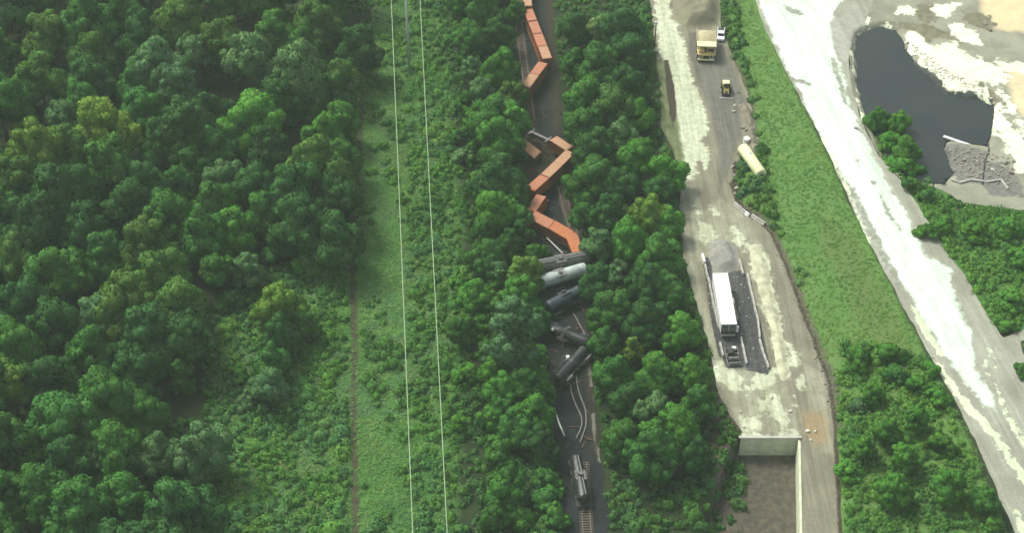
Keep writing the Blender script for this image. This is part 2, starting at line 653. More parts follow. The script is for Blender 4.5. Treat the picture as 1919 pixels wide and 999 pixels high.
# rail bed
BED = [(958, -80), (962, 60), (975, 150), (980, 200), (984, 260), (978, 330), (984, 400), (992, 470), (1005, 560), (1010, 660), (1022, 730), (1040, 800), (1050, 900), (1065, 1200),
       (1160, 1200), (1142, 1000), (1127, 860), (1116, 760), (1108, 660), (1104, 560), (1092, 470), (1078, 380), (1062, 280), (1050, 180), (1040, 80), (1030, -80)]
M['ballast'] = layered('dark_ballast', (0.028, 0.033, 0.035), (0.018, 0.022, 0.022), 0.3, [
    ('brown', (0.050, 0.042, 0.028), (0.038, 0.034, 0.022), 1.0, 0.9, 0.3),
    ('path', (0.22, 0.22, 0.17), (0.14, 0.145, 0.11), 0.35, 0.2, 0.6)], bump=0.9)
RPATH = [[(1100, 680), (1106, 680), (1112, 740), (1117, 800), (1127, 860), (1128, 870), (1119, 868), (1110, 800), (1106, 740)], [(1056, 362), (1060, 362), (1070, 420), (1066, 424)]]
BROWN = [[(985, 240), (1030, 265), (1060, 290), (1020, 320), (985, 345)], [(1022, 0), (1044, 0), (1052, 250), (1036, 250), (1030, 150)], [(1095, 600), (1108, 650), (1125, 860), (1110, 860), (1100, 740)]]
bedp = gpoly(BED)
o = grid_sheet('rail_bed', -10, 32, -140, 190, 0.8, M['ballast'], lambda X, Y: {'brown': union_sdf(X, Y, BROWN), 'path': union_sdf(X, Y, RPATH)}, 0.05, bedp, 0.9, 4)
tag(o, kind='structure')

# work yard
YARD = LEFT_PX + EDGE_PX[::-1]
_a, _b = world_poly([(1300, 200), (1400, 760)], 2)
M['yard'] = layered('yard_dirt', (0.255, 0.25, 0.18), (0.205, 0.198, 0.145), 0.16, [
    ('smooth', (0.175, 0.178, 0.145), (0.145, 0.145, 0.118), 0.5, 0.5, 0.35),
    ('pale', (0.33, 0.34, 0.245), (0.26, 0.265, 0.19), 0.8, 0.6, 0.4),
    ('dust', (0.60, 0.65, 0.47), (0.44, 0.48, 0.34), 3.6, 0.5, 0.5),
    ('verge', (0.20, 0.24, 0.12), (0.13, 0.16, 0.08), 0.9, 0.6, 0.3),
    ('mud', (0.055, 0.047, 0.033), (0.085, 0.073, 0.052), 0.7, 0.25, 0.5),
    ('mat', (0.060, 0.064, 0.068), (0.11, 0.11, 0.11), 0.35, 0.15, 0.8),
    ('rusty', (0.36, 0.28, 0.16), (0.30, 0.26, 0.17), 1.2, 1.2, 0.4)], bump=0.35, ruts=(math.atan2(_b[1] - _a[1], _b[0] - _a[0]), (0.84, 0.83, 0.80), (1.06, 1.06, 1.06)))
Y_DUST = [[(1220, -80), (1250, -80), (1252, 5), (1265, 45), (1283, 85), (1297, 140), (1310, 185), (1327, 222), (1327, 252), (1314, 262), (1318, 290), (1306, 292), (1304, 330), (1290, 342), (1276, 325), (1280, 290), (1270, 240), (1262, 200), (1255, 150), (1240, 110), (1232, 50)],
          [(1300, 255), (1322, 270), (1330, 300), (1322, 318), (1308, 300)], [(1304, 384), (1318, 402), (1310, 406)], [(1333, 385), (1347, 388), (1347, 408), (1338, 400)],
          [(1309, 414), (1325, 418), (1342, 433), (1334, 450), (1318, 457), (1311, 440)], [(1372, 424), (1386, 433), (1398, 474), (1380, 462)],
          [(1398, 458), (1420, 458), (1440, 490), (1450, 540), (1462, 600), (1480, 680), (1483, 700), (1462, 718), (1455, 690), (1445, 620), (1425, 560), (1410, 510)],
          [(1476, 645), (1504, 680), (1490, 688)], [(1497, 698), (1510, 703), (1508, 727), (1494, 730)], [(1420, 698), (1452, 694), (1456, 715), (1440, 732), (1416, 726)],
          [(1330, 690), (1350, 680), (1380, 700), (1398, 712), (1378, 738), (1352, 716), (1336, 702)], [(1393, 720), (1407, 724), (1400, 742)],
          [(1435, 735), (1458, 738), (1464, 760), (1480, 790), (1492, 812), (1478, 814), (1462, 788), (1440, 782)], [(1393, 783), (1422, 778), (1432, 816), (1393, 820)],
          [(1388, 812), (1496, 812), (1498, 826), (1388, 826)], [(1420, 745), (1432, 765), (1426, 768)], [(1485, 745), (1492, 760), (1482, 770)]]
Y_PALE = [[(1285, 500), (1303, 480), (1322, 560), (1348, 640), (1360, 700), (1340, 720), (1326, 650), (1302, 570)], [(1330, 690), (1470, 700), (1500, 815), (1390, 820), (1360, 740)],
          [(1262, 340), (1300, 350), (1320, 400), (1350, 370), (1400, 410), (1430, 470), (1380, 450), (1300, 500), (1285, 460)], [(1500, 680), (1540, 700), (1560, 850), (1540, 850), (1515, 760)]]
Y_SMOOTH = [[(1292, 60), (1345, 60), (1375, 130), (1398, 190), (1388, 260), (1370, 310), (1346, 365), (1348, 300), (1335, 220), (1308, 150), (1290, 100)],
            ]
Y_MAT = [[(1362, 508), (1394, 508), (1412, 560), (1428, 615), (1444, 692), (1440, 704), (1398, 694), (1388, 610)], [(1340, 600), (1392, 600), (1398, 690), (1360, 690)],
         [(1316, 482), (1332, 484), (1346, 600), (1358, 668), (1348, 672), (1334, 610)]]
Y_VERGE = [[(1225, 95), (1242, 110), (1258, 150), (1268, 210), (1280, 290), (1278, 330), (1250, 300), (1222, 200)]]
Y_MUD = [[(1244, 112), (1252, 112), (1264, 160), (1268, 215), (1260, 240), (1250, 180)], [(1374, 300), (1384, 306), (1384, 350), (1392, 372), (1440, 415), (1450, 446), (1425, 420), (1390, 392), (1372, 366)],
         [(1345, 745), (1365, 775), (1392, 822), (1380, 830), (1350, 790)]]
Y_RUSTY = [[(1505, 775), (1540, 772), (1550, 795), (1550, 830), (1525, 835), (1512, 815)]]


def yard_attr(X, Y):
    d = {}
    for n_, L in (('dust', Y_DUST), ('pale', Y_PALE), ('smooth', Y_SMOOTH), ('mat', Y_MAT), ('verge', Y_VERGE), ('mud', Y_MUD), ('rusty', Y_RUSTY)):
        d[n_] = union_sdf(X, Y, L)
    rim = 0.85 - seg_dist(X, Y, EDGE_W[9:21], False)            # dark eroded rim along the right edge
    d['mud'] = np.maximum(d['mud'], np.clip(rim, -6, 6))
    return d


yp = LEFT_W + EDGE_W[::-1]
o = grid_sheet('dirt_yard', 20, 82, -140, 190, 0.6, M['yard'], yard_attr, 0.06, yp, 0.25, 3, zf=lambda X, Y: H(X, Y, False), hole=BAY_W)
tag(o, kind='structure')

# dust-white haul road
ROAD = [(1385, -120), (1413, -10), (1432, 50), (1475, 140), (1530, 240), (1588, 370), (1632, 462), (1690, 570), (1740, 662), (1800, 770), (1846, 866), (1880, 950), (1905, 1010), (1990, 1200), (2400, 1200),
        (2400, 760), (2100, 700), (1919, 665), (1912, 640), (2100, 560), (2100, 530), (1919, 618), (1880, 636), (1856, 600), (1810, 520), (1772, 470), (1730, 400), (1690, 340), (1645, 290), (1612, 220), (1594, 150), (1590, 100), (1605, 62), (1640, 45), (1700, -10), (1760, -120)]
_a, _b = world_poly([(1475, 140), (1800, 770)], 5)
RANG = math.atan2(_b[1] - _a[1], _b[0] - _a[0])
M['road'] = layered('haul_road_dust', (0.36, 0.37, 0.29), (0.29, 0.29, 0.225), 0.12, [
    ('white', (0.68, 0.81, 0.65), (0.60, 0.72, 0.58), 2.8, 0.5, 0.3),
    ('cream', (0.66, 0.73, 0.50), (0.55, 0.61, 0.42), 2.0, 0.2, 0.6),
    ('streak', (0.26, 0.27, 0.21), (0.42, 0.44, 0.36), 1.6, 0.3, 0.7),
    ('greyroad', (0.34, 0.34, 0.28), (0.42, 0.42, 0.35), 0.8, 0.5, 0.4)], bump=0.2, ruts=(RANG, (0.86, 0.87, 0.87), (1.05, 1.06, 1.06)))
R_WHITE = [[(1405, -120), (1600, -120), (1590, -10), (1560, 20), (1566, 50), (1562, 85), (1575, 120), (1596, 200), (1640, 300), (1672, 360), (1700, 410), (1740, 480), (1775, 500), (1790, 560), (1815, 620), (1830, 690), (1862, 745), (1868, 770),
            (1845, 760), (1815, 720), (1790, 690), (1755, 640), (1730, 600), (1700, 540), (1672, 500), (1640, 440), (1600, 370), (1560, 300), (1530, 235), (1478, 135), (1438, 45), (1418, -10)]]
R_CREAM = [[(1530, 250), (1542, 255), (1580, 330), (1612, 390), (1640, 450), (1628, 458), (1592, 372), (1560, 305)], [(1705, 570), (1715, 575), (1745, 625), (1772, 668), (1764, 672), (1735, 635)],
           [(1748, 672), (1760, 680), (1795, 730), (1840, 780), (1875, 820), (1919, 885), (2000, 990), (2000, 1030), (1910, 895), (1865, 830), (1820, 780), (1785, 738)],
           [(1895, 955), (1910, 960), (1935, 1020), (1915, 1020)], [(1850, 655), (1858, 660), (1868, 690), (1860, 690)], [(1840, 668), (1850, 680), (1856, 705), (1848, 700)], [(1862, 720), (1878, 745), (1895, 790), (1884, 780)], [(1872, 735), (1900, 790), (1925, 830), (1925, 850), (1895, 805)]]
R_STREAK = [[(1590, 352), (1600, 350), (1615, 385), (1640, 430), (1668, 500), (1690, 545), (1672, 530), (1640, 470), (1612, 410)], [(1648, 360), (1656, 372), (1672, 405), (1690, 432), (1696, 438), (1680, 428), (1660, 398)],
            [(1603, 295), (1610, 300), (1614, 318), (1607, 312)], [(1600, 236), (1612, 238), (1622, 250), (1612, 250)], [(1634, 338), (1640, 342), (1640, 350), (1634, 347)],
            [(1466, 8), (1480, 12), (1508, 24), (1498, 30), (1475, 20)], [(1480, 146), (1500, 148), (1522, 158), (1516, 161), (1490, 154)], [(1840, 700), (1850, 712), (1846, 722), (1836, 712)], [(1555, 105), (1568, 110), (1590, 200), (1580, 190)]]
R_GREY = [[(1555, 40), (1600, 20), (1640, 30), (1625, 55), (1600, 75), (1592, 110), (1580, 118), (1562, 90)]]
o = grid_sheet('haul_road', 40, 150, -140, 170, 0.6, M['road'], lambda X, Y: {'white': union_sdf(X, Y, R_WHITE), 'cream': union_sdf(X, Y, R_CREAM), 'streak': union_sdf(X, Y, R_STREAK), 'greyroad': union_sdf(X, Y, R_GREY)},
               0.07, gpoly(ROAD), 0.35, 4)
tag(o, kind='structure')

# spoil ground round the basin
SPOIL = [(1600, 62), (1620, 45), (1640, -10), (1700, -120), (2200, -120), (2200, 400), (1990, 380), (1919, 394), (1860, 388), (1800, 380), (1768, 358), (1745, 350), (1700, 345), (1655, 305), (1615, 225), (1592, 140), (1592, 95)]
M['spoil'] = layered('spoil_ground', (0.31, 0.32, 0.235), (0.23, 0.235, 0.175), 0.15, [
    ('tan', (0.70, 0.58, 0.34), (0.58, 0.50, 0.32), 1.5, 1.2, 0.25),
    ('brownish', (0.15, 0.15, 0.095), (0.23, 0.22, 0.15), 4.0, 0.3, 0.45),
    ('damp', (0.045, 0.053, 0.052), (0.085, 0.09, 0.08), 4.0, 0.4, 0.35),
    ('crust', (0.78, 0.84, 0.62), (0.62, 0.66, 0.48), 5.5, 0.4, 0.32),
    ('slab', (0.20, 0.205, 0.175), (0.13, 0.135, 0.115), 2.5, 0.5, 0.6)], bump=0.4)
S_CRUST = [[(1688, 70), (1706, 60), (1720, 72), (1745, 92), (1760, 80), (1792, 78), (1800, 90), (1830, 110), (1842, 115), (1870, 125), (1895, 140), (1885, 152), (1872, 160), (1880, 185), (1900, 200), (1919, 230), (1919, 250), (1890, 200), (1870, 170), (1845, 150), (1830, 150), (1812, 172), (1800, 172), (1775, 160), (1750, 140), (1730, 115), (1702, 92)],
           [(1765, 42), (1800, 42), (1830, 62), (1842, 86), (1820, 82), (1790, 66)], [(1828, 165), (1845, 165), (1852, 195), (1832, 192)],
           [(1862, 205), (1875, 195), (1893, 225), (1919, 262), (1925, 330), (1905, 320), (1895, 290), (1885, 300), (1878, 270), (1865, 245), (1850, 230)], [(1676, 12), (1720, 8), (1712, 26), (1690, 30), (1678, 24)], [(1748, 5), (1800, 5), (1790, 20), (1770, 40), (1760, 30)],
           [(1592, 8), (1612, 8), (1608, 32), (1594, 30)], [(1618, 30), (1630, 32), (1626, 52), (1616, 48)], [(1860, 110), (1915, 118), (1919, 135), (1890, 135)], [(1596, 96), (1606, 70), (1622, 52), (1660, 46), (1684, 60), (1690, 72), (1676, 62), (1655, 55), (1630, 58), (1612, 76), (1604, 100), (1604, 150), (1612, 200), (1625, 232), (1618, 232), (1602, 180)]]
S_BROWN = [[(1650, 40), (1700, 40), (1740, 45), (1775, 60), (1800, 78), (1760, 70), (1740, 80), (1720, 62), (1700, 55)], [(1738, 105), (1758, 106), (1775, 100), (1785, 106), (1782, 118), (1760, 120), (1740, 116)],
           [(1822, 150), (1838, 152), (1856, 170), (1880, 190), (1886, 200), (1868, 194), (1848, 182), (1830, 166)], [(1720, 8), (1750, 8), (1756, 40), (1735, 45), (1718, 30)], [(1880, 225), (1900, 240), (1919, 270), (1919, 285), (1895, 262)], [(1800, 20), (1850, 30), (1866, 45), (1856, 60), (1835, 50), (1808, 42)]]
S_TAN = [[(1820, -120), (2200, -120), (2200, 60), (1919, 60), (1870, 55), (1840, 20)], [(1885, 130), (1950, 125), (1990, 230), (1919, 220), (1895, 190)]]
S_DAMP = [[(1694, 90), (1716, 108), (1745, 132), (1785, 160), (1826, 170), (1856, 182), (1872, 200), (1866, 240), (1800, 215), (1700, 165)], [(1768, 276), (1800, 280), (1790, 300), (1774, 300)], [(1800, 305), (1835, 312), (1830, 330), (1800, 326)], [(1742, 255), (1768, 262), (1770, 300), (1785, 330), (1770, 350), (1740, 345)]]
S_SLAB = [[(1768, 276), (1850, 282), (1842, 345), (1790, 338), (1778, 305)], [(1850, 300), (1900, 320), (1925, 372), (1850, 365), (1842, 345)]]
o = grid_sheet('spoil_ground', 60, 172, -5, 190, 0.6, M['spoil'], lambda X, Y: {'crust': union_sdf(X, Y, S_CRUST), 'brownish': union_sdf(X, Y, S_BROWN), 'tan': union_sdf(X, Y, S_TAN), 'damp': union_sdf(X, Y, S_DAMP), 'slab': union_sdf(X, Y, S_SLAB)},
               0.09, gpoly(SPOIL), 0.3, 3)
tag(o, kind='structure')
# murky pond
m, nt_, b = new_mat('murky_water')
c_ = mixc(nt_, mrange(nt_, noise(nt_, 0.06, 3), 0.35, 0.65), (0.018, 0.026, 0.028), (0.026, 0.034, 0.032))
nt_.links.new(c_, b.inputs["Base Color"])
b.inputs["Roughness"].default_value = 0.35
b.inputs["Specular IOR Level"].default_value = 0.3
bumped(nt_, b, noise(nt_, 1.5, 3), 0.12, 0.05)
M['pond'] = m
o = grid_sheet('pond_water', 60, 150, 0, 160, 0.8, M['pond'], None, 0, [(p[0], p[1]) for p in POND_W], 1.0, 4, zf=lambda X, Y: np.full(X.shape, PZ + 0.28))
tag(o, kind='structure')

#@@OBJECTS
# ------------------------------------------------------------------ foliage
def ico(sub):
    import bmesh
    bm = bmesh.new()
    bmesh.ops.create_icosphere(bm, subdivisions=sub, radius=1.0)
    v = np.array([p.co[:] for p in bm.verts])
    f = np.array([[q.index for q in p.verts] for p in bm.faces])
    bm.free()
    return v, f


ICO_V, ICO_F = ico(2)


def cards(P, N, size, rng, jit=0.55, asp=1.5):
    """small leaf-cluster quads at P, facing roughly N"""
    n = len(P)
    Nj = N + rng.normal(0, jit, (n, 3))
    Nj /= np.linalg.norm(Nj, axis=1)[:, None]
    T = np.cross(Nj, rng.normal(0, 1, (n, 3)))
    T /= np.linalg.norm(T, axis=1)[:, None] + 1e-9
    B = np.cross(Nj, T)
    s = (size * rng.uniform(0.6, 1.35, n))[:, None]
    V = np.stack([P - T * s * asp * .5, P - B * s * .5, P + T * s * asp * .5, P + B * s * .5], 1)
    return V.reshape(-1, 3)


def crown_mesh(name, kind, seed):
    """unit crown: about 1 wide (radius 1), base at z=0; scaled per tree"""
    rng = np.random.default_rng(seed)
    L = []
    if kind == 'broad':
        n, hz, lo = 62, 1.05, -0.35
    elif kind == 'tall':
        n, hz, lo = 74, 1.9, -0.75
    elif kind == 'open':
        n, hz, lo = 44, 1.15, -0.3
    else:
        n, hz, lo = 30, 0.85, 0.0
    # a few big boughs, each carrying smaller lobes
    nb = 7 if kind != 'low' else 4
    boughs = []
    for i in range(nb):
        a = 2 * pi * (i + rng.uniform(-.3, .3)) / (nb - 1)
        r = 0.0 if i == 0 else rng.uniform(0.38, 0.62)
        zc = hz * (0.62 if i == 0 else rng.uniform(-0.25, 0.42))
        boughs.append((r * cos(a), r * sin(a), zc, rng.uniform(0.36, 0.5)))
    for k in range(n):
        bx_, by_, bz_, br = boughs[k % nb]
        d = rng.normal(0, 1, 3)
        d /= np.linalg.norm(d)
        if d[2] < -0.35:
            d[2] *= -1
        st = np.array([1, 1, 1.0 if kind != 'tall' else 1.5])
        c = np.array([bx_, by_, bz_]) + d * br * rng.uniform(0.55, 1.05) * st
        c[2] = max(c[2], lo)
        rr = rng.uniform(0.13, 0.25) * (1.15 if kind in ('low', 'broad') else 0.95)
        L.append((c, rr))
    for b in boughs:
        L.append((np.array(b[:3]), b[3] * 0.92))
    C = np.array([c for c, r in L])
    R = np.array([r for c, r in L])
    PV, PN, PS = [], [], []
    dens = 620 if kind != 'low' else 420
    for i in range(len(L)):
        m_ = int(dens * R[i] ** 2 * 4 * pi * 0.55)
        d = rng.normal(0, 1, (m_, 3))
        d /= np.linalg.norm(d, axis=1)[:, None]
        sq = np.array([1, 1, 0.82])
        p = C[i] + d * sq * R[i] * rng.uniform(0.86, 1.12, (m_, 1))
        keep = np.ones(m_, bool)
        for j in range(len(L)):
            if j != i:
                keep &= ((((p - C[j]) / sq) ** 2).sum(1) > (R[j] * 0.82) ** 2)
        keep &= (d[:, 2] > -0.75)
        PV.append(p[keep])
        PN.append(d[keep])
    P, N = np.concatenate(PV), np.concatenate(PN)
    V = cards(P, N, 0.062 if kind != 'low' else 0.085, rng)
    # stray twigs that break the outline
    nrm = np.repeat(N, 4, 0)
    out = P - C.mean(0)
    out /= np.linalg.norm(out, axis=1)[:, None] + 1e-9
    nrm = nrm * 0.75 + np.repeat(out, 4, 0) * 0.25 + rng.normal(0, 0.22, nrm.shape)
    nrm /= np.linalg.norm(nrm, axis=1)[:, None]
    Q = np.arange(len(V)).reshape(-1, 4)
    # leafy inner masses so that the crown is not see-through: lumpy cores under the leaves, as quads (degenerate-free tris doubled up)
    cv, cf = [], []
    base = len(V)
    for i in range(len(L)):
        w_ = 1 + 0.10 * rng.normal(0, 1, (len(ICO_V), 1))
        cv.append(C[i] + ICO_V * np.array([1, 1, .82]) * R[i] * 0.86 * w_)
        cf.append(ICO_F + i * len(ICO_V))
    cv, cf = np.concatenate(cv), np.concatenate(cf) + base
    me = bpy.data.meshes.new(name)
    VV = np.concatenate([V, cv])
    cn = np.tile(ICO_V, (len(L), 1))
    NN = np.concatenate([nrm, cn])
    nl = Q.size + cf.size
    me.vertices.add(len(VV))
    me.vertices.foreach_set("co", VV.astype(np.float32).ravel())
    me.loops.add(nl)
    me.loops.foreach_set("vertex_index", np.concatenate([Q.ravel(), cf.ravel()]).astype(np.int32))
    me.polygons.add(len(Q) + len(cf))
    ls = np.concatenate([np.arange(len(Q)) * 4, Q.size + np.arange(len(cf)) * 3]).astype(np.int32)
    lt = np.concatenate([np.full(len(Q), 4), np.full(len(cf), 3)]).astype(np.int32)
    me.polygons.foreach_set("loop_start", ls)
    me.polygons.foreach_set("loop_total", lt)
    me.polygons.foreach_set("use_smooth", np.ones(len(ls), bool))
    me.update(calc_edges=True)
    me.normals_split_custom_set_from_vertices(NN.tolist())
    me.materials.append(M['leaf'])
    zz = VV[:, 2]
    return me, float(zz.min()), float(zz.max())


CROWNS = {'broad': [crown_mesh('broad_crown', 'broad', s) for s in range(1, 7)],
          'open': [crown_mesh('open_crown', 'open', s) for s in range(11, 15)],
          'tall': [crown_mesh('tall_crown', 'tall', s) for s in range(21, 24)],
          'low': [crown_mesh('low_crown', 'low', s) for s in range(31, 35)]}


def trunk_mesh(seed):
    rng = random.Random(seed)
    mb = MB()
    p = Vector((0, 0, -0.05))
    pts, rad = [], []
    for k in range(6):
        pts.append(tuple(p))
        rad.append(0.030 * (1 - k / 6.5))
        p = p + Vector((rng.uniform(-.02, .02), rng.uniform(-.02, .02), 0.16))
    mb.tube(pts, rad, 7)
    for k in range(6):
        a = rng.uniform(0, 2 * pi)
        b = Vector(pts[2 + k % 3])
        e = b + Vector((cos(a) * .2, sin(a) * .2, 0.24))
        mb.tube([b, (b + e) / 2 + Vector((0, 0, -.02)), e], [0.016, 0.011, 0.005], 5, False)
    me_o = mb.build('trunk', M['bark'])
    me = me_o.data
    bpy.data.objects.remove(me_o)
    return me


TRUNKS = [trunk_mesh(s) for s in range(4)]
HUES = {'D': ((0.040, 0.138, 0.036), 'dark green'), 'M': ((0.058, 0.196, 0.040), 'mid green'), 'B': ((0.082, 0.262, 0.040), 'bright green'),
        'Y': ((0.135, 0.270, 0.044), 'yellow-green'), 'S': ((0.098, 0.230, 0.098), 'silvery green'), 'O': ((0.080, 0.190, 0.040), 'olive green'),
        'P': ((0.19, 0.34, 0.13), 'pale green')}
TREES = []


def tree(px, py, wpx, hue, kind=None, hgt=None, label=None, rng=random.Random(5), zone=''):
    """px, py: centre of the crown in the photograph's pixels, wpx its width"""
    kind = kind or rng.choice(['broad', 'broad', 'open'])
    x, y, z = on_ground(px, py)
    for _ in range(2):
        dist = math.sqrt((x - CAMP[0]) ** 2 + (y - CAMP[1]) ** 2 + (z - CAMP[2]) ** 2)
        rad = wpx / 2 / (FPX / dist) / 0.92
        h = hgt or rad * {'broad': 2.3, 'open': 2.5, 'tall': 3.2, 'low': 1.25}[kind]
        cz = h * {'broad': 0.68, 'open': 0.68, 'tall': 0.6, 'low': 0.5}[kind]
        x, y, z = on_ground(px, py, cz)
    x, y, z = float(x), float(y), float(z)
    me, lo, hi = rng.choice(CROWNS[kind])
    root = empty({'low': 'shrub'}.get(kind, 'tree'), (x, y, z - 0.1), (0, 0, rng.uniform(0, 6.28)))
    t = bpy.data.objects.new('trunk', rng.choice(TRUNKS))
    COL.objects.link(t)
    t.parent = root
    t.scale = (h * 0.9, h * 0.9, h * 0.95)
    c = bpy.data.objects.new('crown', me)
    COL.objects.link(c)
    c.parent = root
    bot = {'broad': 0.16, 'open': 0.2, 'tall': 0.12, 'low': 0.02}[kind] * h
    sz = (h - bot) / (hi - lo)
    c.scale = (rad * rng.uniform(.95, 1.05), rad * rng.uniform(.95, 1.05), sz)
    c.location = (0, 0, bot - lo * sz)
    col, word = HUES[hue]
    f = rng.uniform(0.86, 1.16)
    g = rng.uniform(0.93, 1.08)
    c.color = (col[0] * f * g, col[1] * f, col[2] * f / g, 1)
    TREES.append(dict(o=root, x=x, y=y, r=rad, px=px, py=py, w=wpx, hue=word, kind=kind, label=label, zone=zone, h=h))
    return root


